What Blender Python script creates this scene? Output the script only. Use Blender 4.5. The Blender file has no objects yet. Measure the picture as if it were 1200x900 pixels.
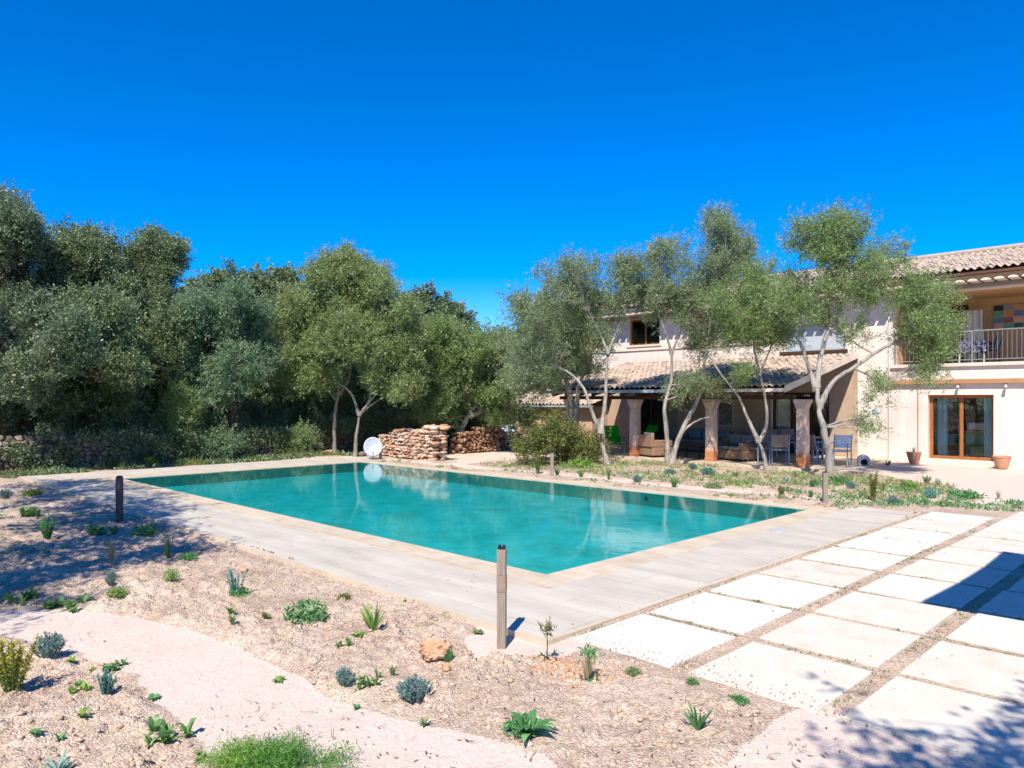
import bpy, bmesh, math, random
import numpy as np
from mathutils import Vector

# ------------------------------------------------------------------ camera, sky, sun, exposure
SC = bpy.context.scene
COL = SC.collection
FPX, CX, HY, CAMH = 868.0, 600.0, 468.0, 2.0
cd = bpy.data.cameras.new("camera")
cam = bpy.data.objects.new("camera", cd)
COL.objects.link(cam)
cam.location = (0, 0, CAMH)
cam.rotation_euler = (math.radians(90), 0, 0)
cd.sensor_width = 36.0
cd.lens = 36.0 * FPX / 1200.0
cd.shift_y = (HY - 450.0) / 1200.0
cd.clip_start = 0.05
cd.clip_end = 3000
SC.camera = cam

SUN_EL, SUN_AZ = math.radians(50), math.radians(15)      # light travels away from the camera, a little to the right
world = bpy.data.worlds.new("World")
SC.world = world
world.use_nodes = True
wn, wl = world.node_tree.nodes, world.node_tree.links
bg = wn["Background"]
sky = wn.new("ShaderNodeTexSky")
sky.sky_type = 'NISHITA'
sky.sun_disc = False
sky.sun_elevation = SUN_EL
sky.sun_rotation = math.pi + SUN_AZ
sky.altitude = 0
sky.air_density = 0.75
sky.dust_density = 0.0
sky.ozone_density = 4.5
hsv = wn.new("ShaderNodeHueSaturation")
hsv.inputs['Hue'].default_value = 0.510
hsv.inputs['Saturation'].default_value = 1.5
hsv.inputs['Value'].default_value = 0.90
wl.new(sky.outputs[0], hsv.inputs['Color'])
wl.new(hsv.outputs[0], bg.inputs['Color'])
bg.inputs['Strength'].default_value = 0.15

sd = bpy.data.lights.new("sun", 'SUN')
sun = bpy.data.objects.new("sun", sd)
COL.objects.link(sun)
sd.energy = 4.4
sd.angle = math.radians(0.5)
sd.color = (1.0, 0.925, 0.815)
SUN_D = Vector((math.sin(SUN_AZ) * math.cos(SUN_EL), math.cos(SUN_AZ) * math.cos(SUN_EL), -math.sin(SUN_EL)))
sun.rotation_euler = SUN_D.to_track_quat('-Z', 'Y').to_euler()
sun.location = (-8, -30, 40)

SC.view_settings.view_transform = 'Standard'
SC.view_settings.look = 'None'
SC.view_settings.exposure = 0.75
SC.view_settings.gamma = 1
SC.view_settings.use_curve_mapping = False
SC.render.engine = 'CYCLES'
SC.cycles.use_denoising = True
SC.cycles.max_bounces = 9
SC.cycles.diffuse_bounces = 5
SC.cycles.glossy_bounces = 3
SC.cycles.transmission_bounces = 4
SC.cycles.transparent_max_bounces = 8
SC.cycles.caustics_reflective = False
SC.cycles.caustics_refractive = False
SC.cycles.sample_clamp_indirect = 4.0

R2 = math.sqrt(2.0)
RNG = np.random.default_rng(7)
rnd = random.Random(11)
A45 = -math.pi / 4            # the pool and the house lie at 45 degrees to the camera

# ------------------------------------------------------------------ geometry helpers
def S(s, v, z=0.0):
    """pool axes (s along the long side, v towards the house) to world"""
    return Vector(((s + v) / R2, (v - s) / R2, z))

def G(px, py, z=0.0):
    """point of the photograph on the level z, in metres"""
    Y = FPX * (CAMH - z) / (py - HY)
    return Vector(((px - CX) / FPX * Y, Y, z))

def P(px, py, Y):
    return Vector(((px - CX) / FPX * Y, Y, CAMH + (HY - py) / FPX * Y))

def hs(px, v=26.0):
    r = (px - CX) / FPX
    return v * (r - 1) / (1 + r)

def hz(px, py, v=26.0):
    r = (px - CX) / FPX
    return CAMH + (HY - py) / FPX * (v * R2 / (1 + r))

def tag(o, label=None, cat=None, group=None, kind=None):
    if label: o['label'] = label
    if cat: o['category'] = cat
    if group: o['group'] = group
    if kind: o['kind'] = kind
    return o

def thing(name, label, cat, loc=(0, 0, 0), rotz=0.0, group=None):
    o = bpy.data.objects.new(name, None)
    COL.objects.link(o)
    o.empty_display_size = 0.2
    o.location = loc
    o.rotation_euler = (0, 0, rotz)
    return tag(o, label, cat, group)

def link(name, me, mat, parent=None):
    if mat is not None and not me.materials: me.materials.append(mat)
    o = bpy.data.objects.new(name, me)
    COL.objects.link(o)
    if parent is not None: o.parent = parent
    return o

def copy_tree(o, parent=None):
    c = o.copy()
    COL.objects.link(c)
    if parent is not None: c.parent = parent
    for ch in list(o.children):
        copy_tree(ch, c)
    return c

def np_mesh(name, V, F, mat, parent=None, tint=None, smooth=False):
    """V (n,3), F (m,k) -> one mesh object"""
    V = np.ascontiguousarray(V, dtype=np.float32)
    F = np.ascontiguousarray(F, dtype=np.int32)
    me = bpy.data.meshes.new(name)
    me.vertices.add(len(V))
    me.vertices.foreach_set("co", V.ravel())
    me.loops.add(F.size)
    me.loops.foreach_set("vertex_index", F.ravel())
    me.polygons.add(len(F))
    me.polygons.foreach_set("loop_start", np.arange(0, F.size, F.shape[1], dtype=np.int32))
    if tint is not None:
        a = me.attributes.new("tint", 'FLOAT', 'POINT')
        a.data.foreach_set("value", np.ascontiguousarray(tint, dtype=np.float32))
    if smooth:
        me.polygons.foreach_set("use_smooth", np.ones(len(F), dtype=bool))
    me.update(calc_edges=True)
    return link(name, me, mat, parent)

def catmull(pts, n=4):
    pts = [Vector(p) for p in pts]
    if len(pts) < 3:
        return pts
    out = []
    q = [pts[0] * 2 - pts[1]] + pts + [pts[-1] * 2 - pts[-2]]
    for i in range(1, len(q) - 2):
        a, b, c, d = q[i - 1], q[i], q[i + 1], q[i + 2]
        for k in range(n):
            t = k / n
            out.append(0.5 * ((2 * b) + (c - a) * t + (2 * a - 5 * b + 4 * c - d) * t * t + (3 * b - a - 3 * c + d) * t ** 3))
    out.append(pts[-1])
    return out

class MB:
    """collects shapes and links them as ONE mesh object"""
    def __init__(self): self.v, self.f, self.t = [], [], []
    def add(self, vs, fs, t=0.5):
        n = len(self.v)
        self.v += [tuple(p) for p in vs]
        self.t += [t] * len(vs)
        self.f += [tuple(i + n for i in f) for f in fs]
        return self
    def box(self, a, b, t=0.5, bev=0.0):
        x0, y0, z0 = a; x1, y1, z1 = b
        if bev <= 0:
            vs = [(x0, y0, z0), (x1, y0, z0), (x1, y1, z0), (x0, y1, z0), (x0, y0, z1), (x1, y0, z1), (x1, y1, z1), (x0, y1, z1)]
            return self.add(vs, [(3, 2, 1, 0), (4, 5, 6, 7), (0, 1, 5, 4), (1, 2, 6, 5), (2, 3, 7, 6), (3, 0, 4, 7)], t)
        bm = bmesh.new()
        bmesh.ops.create_cube(bm, size=1)
        for q in bm.verts:
            q.co = Vector(((x0 + x1) / 2 + q.co.x * (x1 - x0), (y0 + y1) / 2 + q.co.y * (y1 - y0), (z0 + z1) / 2 + q.co.z * (z1 - z0)))
        bmesh.ops.bevel(bm, geom=list(bm.edges) + list(bm.verts), offset=bev, segments=2, affect='EDGES', profile=0.5)
        return self.bm(bm, t)
    def bm(self, bm, t=0.5):
        bm.verts.index_update()
        self.add([q.co for q in bm.verts], [[q.index for q in f.verts] for f in bm.faces], t)
        bm.free()
        return self
    def hexa(self, p, t=0.5):
        """8 corners: bottom 4, top 4"""
        return self.add(p, [(3, 2, 1, 0), (4, 5, 6, 7), (0, 1, 5, 4), (1, 2, 6, 5), (2, 3, 7, 6), (3, 0, 4, 7)], t)
    def bar(self, a, b, w, h=None, t=0.5):
        a, b = Vector(a), Vector(b)
        h = h or w
        d = (b - a).normalized()
        u = d.cross(Vector((0, 0, 1)))
        if u.length < 1e-3: u = Vector((1, 0, 0))
        u.normalize(); n = u.cross(d)
        p = []
        for c in (a, b):
            for su, sn in ((-1, -1), (1, -1), (1, 1), (-1, 1)):
                p.append(c + u * (su * w / 2) + n * (sn * h / 2))
        return self.add(p, [(3, 2, 1, 0), (4, 5, 6, 7), (0, 1, 5, 4), (1, 2, 6, 5), (2, 3, 7, 6), (3, 0, 4, 7)], t)
    def tube(self, pts, rad, n=8, t=0.5, cap=True):
        pts = [Vector(p) for p in pts]
        m = len(pts)
        if not hasattr(rad, '__len__'): rad = [rad] * m
        vs, fs = [], []
        u = None
        for i, p in enumerate(pts):
            d = (pts[min(i + 1, m - 1)] - pts[max(i - 1, 0)]).normalized()
            if u is None:
                u = d.cross(Vector((0.3, 0.2, 1)))
                if u.length < 1e-3: u = Vector((1, 0, 0))
            u = (u - d * u.dot(d)).normalized()
            w = d.cross(u)
            for k in range(n):
                a = 2 * math.pi * k / n
                vs.append(p + (u * math.cos(a) + w * math.sin(a)) * rad[i])
        for i in range(m - 1):
            for k in range(n):
                k2 = (k + 1) % n
                fs.append((i * n + k, i * n + k2, (i + 1) * n + k2, (i + 1) * n + k))
        if cap:
            fs.append(tuple(range(n - 1, -1, -1)))
            fs.append(tuple(range((m - 1) * n, m * n)))
        return self.add(vs, fs, t)
    def lathe(self, prof, n=20, c=(0, 0, 0), t=0.5):
        vs, fs = [], []
        for r, z in prof:
            for k in range(n):
                a = 2 * math.pi * k / n
                vs.append((c[0] + r * math.cos(a), c[1] + r * math.sin(a), c[2] + z))
        for i in range(len(prof) - 1):
            for k in range(n):
                k2 = (k + 1) % n
                fs.append((i * n + k, i * n + k2, (i + 1) * n + k2, (i + 1) * n + k))
        fs.append(tuple(range(n - 1, -1, -1)))
        return self.add(vs, fs, t)
    def build(self, name, mat, parent=None, smooth=False, off=(0, 0, 0)):
        me = bpy.data.meshes.new(name)
        ox, oy, oz = off
        me.from_pydata([(x - ox, y - oy, z - oz) for x, y, z in self.v], [], self.f)
        a = me.attributes.new("tint", 'FLOAT', 'POINT')
        a.data.foreach_set("value", self.t)
        if smooth:
            me.polygons.foreach_set("use_smooth", [True] * len(me.polygons))
        me.update()
        return link(name, me, mat, parent)

# ------------------------------------------------------------------ numpy noise
_PERM = np.random.default_rng(3).random(65536)
def _h(ix, iy): return _PERM[((ix * 73856093) ^ (iy * 19349663)) & 65535]
def vnoise(x, y):
    ix, iy = np.floor(x).astype(np.int64), np.floor(y).astype(np.int64)
    fx, fy = x - ix, y - iy
    fx, fy = fx * fx * (3 - 2 * fx), fy * fy * (3 - 2 * fy)
    a, b, c, d = _h(ix, iy), _h(ix + 1, iy), _h(ix, iy + 1), _h(ix + 1, iy + 1)
    return (a * (1 - fx) + b * fx) * (1 - fy) + (c * (1 - fx) + d * fx) * fy
def fbm(x, y, o=4, g=0.5):
    r, a, n = 0, 1, 0
    for i in range(o):
        r = r + a * vnoise(x * 2 ** i + 17.3 * i, y * 2 ** i - 9.1 * i); n += a; a *= g
    return r / n
def worley(x, y):
    ix, iy = np.floor(x).astype(np.int64), np.floor(y).astype(np.int64)
    best = np.full(x.shape, 9.0); hid = np.zeros(x.shape)
    for dx in (-1, 0, 1):
        for dy in (-1, 0, 1):
            cx, cy = ix + dx, iy + dy
            d = (cx + _h(cx, cy) - x) ** 2 + (cy + _h(cx + 57, cy + 31) - y) ** 2
            m = d < best
            best = np.where(m, d, best); hid = np.where(m, _h(cx + 11, cy + 91), hid)
    return np.sqrt(best), hid
def smooth(a, b, x):
    t = np.clip((x - a) / (b - a), 0, 1)
    return t * t * (3 - 2 * t)
def poly_sd(x, y, poly):
    """signed distance to a polygon, negative inside"""
    x = np.asarray(x, float); y = np.asarray(y, float)
    d = np.full(x.shape, 1e18); ins = np.zeros(x.shape, bool)
    n = len(poly)
    for i in range(n):
        ax, ay = poly[i]; bx, by = poly[(i + 1) % n]
        ex, ey = bx - ax, by - ay
        t = np.clip(((x - ax) * ex + (y - ay) * ey) / (ex * ex + ey * ey + 1e-12), 0, 1)
        d = np.minimum(d, (x - ax - t * ex) ** 2 + (y - ay - t * ey) ** 2)
        if ay != by:
            c = ((ay > y) != (by > y)) & (x < (bx - ax) * (y - ay) / (by - ay) + ax)
            ins ^= c
    d = np.sqrt(d)
    return np.where(ins, -d, d)

# ------------------------------------------------------------------ materials
def newmat(name):
    m = bpy.data.materials.new(name)
    m.use_nodes = True
    nt = m.node_tree
    return m, nt.nodes, nt.links, nt.nodes["Principled BSDF"]

def ramp(nodes, stops):
    r = nodes.new("ShaderNodeValToRGB")
    e = r.color_ramp.elements
    while len(e) < len(stops): e.new(0.5)
    for q, (p, c) in zip(e, stops):
        q.position = p; q.color = (*c, 1)
    return r

def M(name, stops, scale=4.0, detail=5.0, rough=0.85, bump=None, spec=0.25, stretch=None, mix_attr=0.0, metal=0.0, streak=None):
    """noise-coloured surface; stops = one colour or a list of (pos, colour)"""
    m, n, l, p = newmat(name)
    p.inputs['Roughness'].default_value = rough
    p.inputs['Specular IOR Level'].default_value = spec
    p.inputs['Metallic'].default_value = metal
    if not isinstance(stops, list):
        c = stops
        stops = [(0.3, tuple(x * 0.88 for x in c)), (0.7, tuple(min(1, x * 1.1) for x in c))]
    tc = n.new("ShaderNodeTexCoord")
    mp = n.new("ShaderNodeMapping")
    l.new(tc.outputs['Object'], mp.inputs[0])
    if stretch: mp.inputs['Scale'].default_value = stretch
    nz = n.new("ShaderNodeTexNoise")
    nz.inputs['Scale'].default_value = scale
    nz.inputs['Detail'].default_value = detail
    nz.inputs['Roughness'].default_value = 0.6
    l.new(mp.outputs[0], nz.inputs['Vector'])
    r = ramp(n, stops)
    src = nz.outputs[0]
    if mix_attr > 0:
        at = n.new("ShaderNodeAttribute"); at.attribute_name = "tint"
        mx = n.new("ShaderNodeMix"); mx.inputs[0].default_value = mix_attr
        l.new(nz.outputs[0], mx.inputs[2]); l.new(at.outputs['Fac'], mx.inputs[3])
        src = mx.outputs[0]
    l.new(src, r.inputs[0])
    out = r.outputs[0]
    if streak:                                   # weathering of its own scale: run-off marks, grime
        m2 = n.new("ShaderNodeMapping"); m2.inputs['Scale'].default_value = streak[0]
        l.new(tc.outputs['Object'], m2.inputs[0])
        n2 = n.new("ShaderNodeTexNoise"); n2.inputs['Scale'].default_value = 1.0; n2.inputs['Detail'].default_value = 8; n2.inputs['Roughness'].default_value = .65
        l.new(m2.outputs[0], n2.inputs['Vector'])
        r2 = n.new("ShaderNodeMapRange"); r2.inputs['From Min'].default_value = .3; r2.inputs['From Max'].default_value = .62
        r2.inputs['To Min'].default_value = streak[1]; r2.inputs['To Max'].default_value = streak[2]
        l.new(n2.outputs[0], r2.inputs['Value'])
        mm = n.new("ShaderNodeMix"); mm.data_type = 'RGBA'; mm.blend_type = 'MULTIPLY'; mm.inputs[0].default_value = 1
        l.new(out, mm.inputs[6]); l.new(r2.outputs[0], mm.inputs[7]); out = mm.outputs[2]
    l.new(out, p.inputs['Base Color'])
    if bump:
        b = n.new("ShaderNodeBump")
        nb = n.new("ShaderNodeTexNoise")
        nb.inputs['Scale'].default_value = bump[0]
        nb.inputs['Detail'].default_value = 6
        l.new(mp.outputs[0], nb.inputs['Vector'])
        b.inputs['Strength'].default_value = bump[1]
        b.inputs['Distance'].default_value = bump[2]
        l.new(nb.outputs[0], b.inputs['Height'])
        l.new(b.outputs[0], p.inputs['Normal'])
    return m

def leafmat(name, c0, c1, c2, trans=0.3, rough=0.42, spec=0.5):
    m, n, l, p = newmat(name)
    at = n.new("ShaderNodeAttribute"); at.attribute_name = "tint"
    r = ramp(n, [(0.0, c0), (0.5, c1), (1.0, c2)])
    l.new(at.outputs['Fac'], r.inputs[0])
    l.new(r.outputs[0], p.inputs['Base Color'])
    p.inputs['Roughness'].default_value = rough
    p.inputs['Specular IOR Level'].default_value = spec
    tr = n.new("ShaderNodeBsdfTranslucent")
    l.new(r.outputs[0], tr.inputs['Color'])
    mx = n.new("ShaderNodeMixShader"); mx.inputs[0].default_value = trans
    l.new(p.outputs[0], mx.inputs[1]); l.new(tr.outputs[0], mx.inputs[2])
    l.new(mx.outputs[0], n["Material Output"].inputs[0])
    return m

def glassmat(name, tint=(0.94, 0.97, 0.97), refl=0.02):
    m, n, l, p = newmat(name)
    g = n.new("ShaderNodeBsdfGlossy"); g.inputs['Roughness'].default_value = 0.02
    t = n.new("ShaderNodeBsdfTransparent"); t.inputs['Color'].default_value = (*tint, 1)
    fr = n.new("ShaderNodeFresnel"); fr.inputs['IOR'].default_value = 1.42
    mx = n.new("ShaderNodeMixShader")
    ad = n.new("ShaderNodeMath"); ad.operation = 'ADD'; ad.inputs[1].default_value = refl; ad.use_clamp = True
    l.new(fr.outputs[0], ad.inputs[0]); l.new(ad.outputs[0], mx.inputs[0])
    l.new(t.outputs[0], mx.inputs[1]); l.new(g.outputs[0], mx.inputs[2])
    l.new(mx.outputs[0], n["Material Output"].inputs[0])
    return m

def soilmat(name, stops, pebble, bumpd=0.02, mr0=0.72, mr1=1.2):
    m, n, l, p = newmat(name)
    p.inputs['Roughness'].default_value = 0.95
    p.inputs['Specular IOR Level'].default_value = 0.1
    tc = n.new("ShaderNodeTexCoord")
    nz = n.new("ShaderNodeTexNoise"); nz.inputs['Scale'].default_value = 1.1; nz.inputs['Detail'].default_value = 12; nz.inputs['Roughness'].default_value = 0.72
    l.new(tc.outputs['Object'], nz.inputs['Vector'])
    r = ramp(n, stops)
    l.new(nz.outputs[0], r.inputs[0])
    vo = n.new("ShaderNodeTexVoronoi"); vo.inputs['Scale'].default_value = pebble
    l.new(tc.outputs['Object'], vo.inputs['Vector'])
    sep = n.new("ShaderNodeSeparateColor"); l.new(vo.outputs['Color'], sep.inputs[0])
    mr = n.new("ShaderNodeMapRange"); mr.inputs['To Min'].default_value = mr0; mr.inputs['To Max'].default_value = mr1
    l.new(sep.outputs[0], mr.inputs['Value'])
    mx = n.new("ShaderNodeMix"); mx.data_type = 'RGBA'; mx.blend_type = 'MULTIPLY'; mx.inputs[0].default_value = 1
    l.new(r.outputs[0], mx.inputs[6]); l.new(mr.outputs[0], mx.inputs[7])
    l.new(mx.outputs[2], p.inputs['Base Color'])
    b = n.new("ShaderNodeBump"); b.inputs['Strength'].default_value = 0.9; b.inputs['Distance'].default_value = bumpd
    iv = n.new("ShaderNodeMath"); iv.operation = 'SUBTRACT'; iv.inputs[0].default_value = 1.0
    l.new(vo.outputs['Distance'], iv.inputs[1])
    l.new(iv.outputs[0], b.inputs['Height'])
    l.new(b.outputs[0], p.inputs['Normal'])
    return m

def deckmat(name, stops, tile, grain):
    m, n, l, p = newmat(name)
    p.inputs['Roughness'].default_value = 0.6
    p.inputs['Specular IOR Level'].default_value = 0.25
    tc = n.new("ShaderNodeTexCoord")
    mp = n.new("ShaderNodeMapping"); mp.inputs['Scale'].default_value = grain
    l.new(tc.outputs['Object'], mp.inputs[0])
    nz = n.new("ShaderNodeTexNoise"); nz.inputs['Scale'].default_value = 1.0; nz.inputs['Detail'].default_value = 9; nz.inputs['Roughness'].default_value = 0.65
    l.new(mp.outputs[0], nz.inputs['Vector'])
    r = ramp(n, stops)
    l.new(nz.outputs[0], r.inputs[0])
    br = n.new("ShaderNodeTexBrick")
    br.inputs['Scale'].default_value = 1.0
    br.inputs['Brick Width'].default_value = tile[0]; br.inputs['Row Height'].default_value = tile[1]
    br.inputs['Mortar Size'].default_value = 0.004; br.inputs['Mortar Smooth'].default_value = 0.2
    br.inputs['Color1'].default_value = (0.93, 0.93, 0.93, 1); br.inputs['Color2'].default_value = (1.05, 1.04, 1.02, 1); br.inputs['Mortar'].default_value = (0.74, 0.71, 0.66, 1)
    l.new(tc.outputs['Object'], br.inputs['Vector'])
    mx = n.new("ShaderNodeMix"); mx.data_type = 'RGBA'; mx.blend_type = 'MULTIPLY'; mx.inputs[0].default_value = 1
    l.new(r.outputs[0], mx.inputs[6]); l.new(br.outputs[0], mx.inputs[7])
    l.new(mx.outputs[2], p.inputs['Base Color'])
    b = n.new("ShaderNodeBump"); b.inputs['Strength'].default_value = 0.25; b.inputs['Distance'].default_value = 0.004
    l.new(nz.outputs[0], b.inputs['Height']); l.new(b.outputs[0], p.inputs['Normal'])
    return m

def watermat():
    m, n, l, p = newmat("pool_water")
    tc = n.new("ShaderNodeTexCoord")
    mp = n.new("ShaderNodeMapping"); mp.inputs['Rotation'].default_value = (0, 0, math.radians(45)); mp.inputs['Scale'].default_value = (1.0, 2.4, 1)
    l.new(tc.outputs['Object'], mp.inputs[0])
    nz = n.new("ShaderNodeTexNoise"); nz.inputs['Scale'].default_value = 2.4; nz.inputs['Detail'].default_value = 5; nz.inputs['Roughness'].default_value = 0.55
    l.new(mp.outputs[0], nz.inputs['Vector'])
    b = n.new("ShaderNodeBump"); b.inputs['Strength'].default_value = 0.35; b.inputs['Distance'].default_value = 0.006
    l.new(nz.outputs[0], b.inputs['Height'])
    g = n.new("ShaderNodeBsdfGlossy"); g.inputs['Roughness'].default_value = 0.02; g.inputs['Color'].default_value = (0.9, 0.95, 1, 1)
    l.new(b.outputs[0], g.inputs['Normal'])
    t = n.new("ShaderNodeBsdfTransparent"); t.inputs['Color'].default_value = (0.62, 0.96, 0.98, 1)
    fr = n.new("ShaderNodeFresnel"); fr.inputs['IOR'].default_value = 1.34
    l.new(b.outputs[0], fr.inputs['Normal'])
    mx = n.new("ShaderNodeMixShader")
    l.new(fr.outputs[0], mx.inputs[0]); l.new(t.outputs[0], mx.inputs[1]); l.new(g.outputs[0], mx.inputs[2])
    l.new(mx.outputs[0], n["Material Output"].inputs[0])
    return m

def columnmat():
    """pink-grey stone with rust red earth stains on the lowest half metre"""
    m, n, l, p = newmat("column_stone")
    p.inputs['Roughness'].default_value = 0.9
    tc = n.new("ShaderNodeTexCoord")
    nz = n.new("ShaderNodeTexNoise"); nz.inputs['Scale'].default_value = 6; nz.inputs['Detail'].default_value = 6
    l.new(tc.outputs['Object'], nz.inputs['Vector'])
    r = ramp(n, [(0.3, (0.48, 0.35, 0.27)), (0.7, (0.63, 0.485, 0.39))])
    l.new(nz.outputs[0], r.inputs[0])
    sx = n.new("ShaderNodeSeparateXYZ"); l.new(tc.outputs['Object'], sx.inputs[0])
    ad = n.new("ShaderNodeMath"); ad.operation = 'MULTIPLY_ADD'; ad.inputs[1].default_value = -0.7
    l.new(nz.outputs[0], ad.inputs[0]); l.new(sx.outputs[2], ad.inputs[2])
    r2 = ramp(n, [(0.0, (0.9, 0.9, 0.9)), (0.05, (0.6, 0.6, 0.6)), (0.15, (0, 0, 0))])
    l.new(ad.outputs[0], r2.inputs[0])
    mx = n.new("ShaderNodeMix"); mx.data_type = 'RGBA'; mx.inputs[7].default_value = (0.46, 0.15, 0.05, 1)
    l.new(r2.outputs[0], mx.inputs[0]); l.new(r.outputs[0], mx.inputs[6])
    l.new(mx.outputs[2], p.inputs['Base Color'])
    return m

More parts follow.
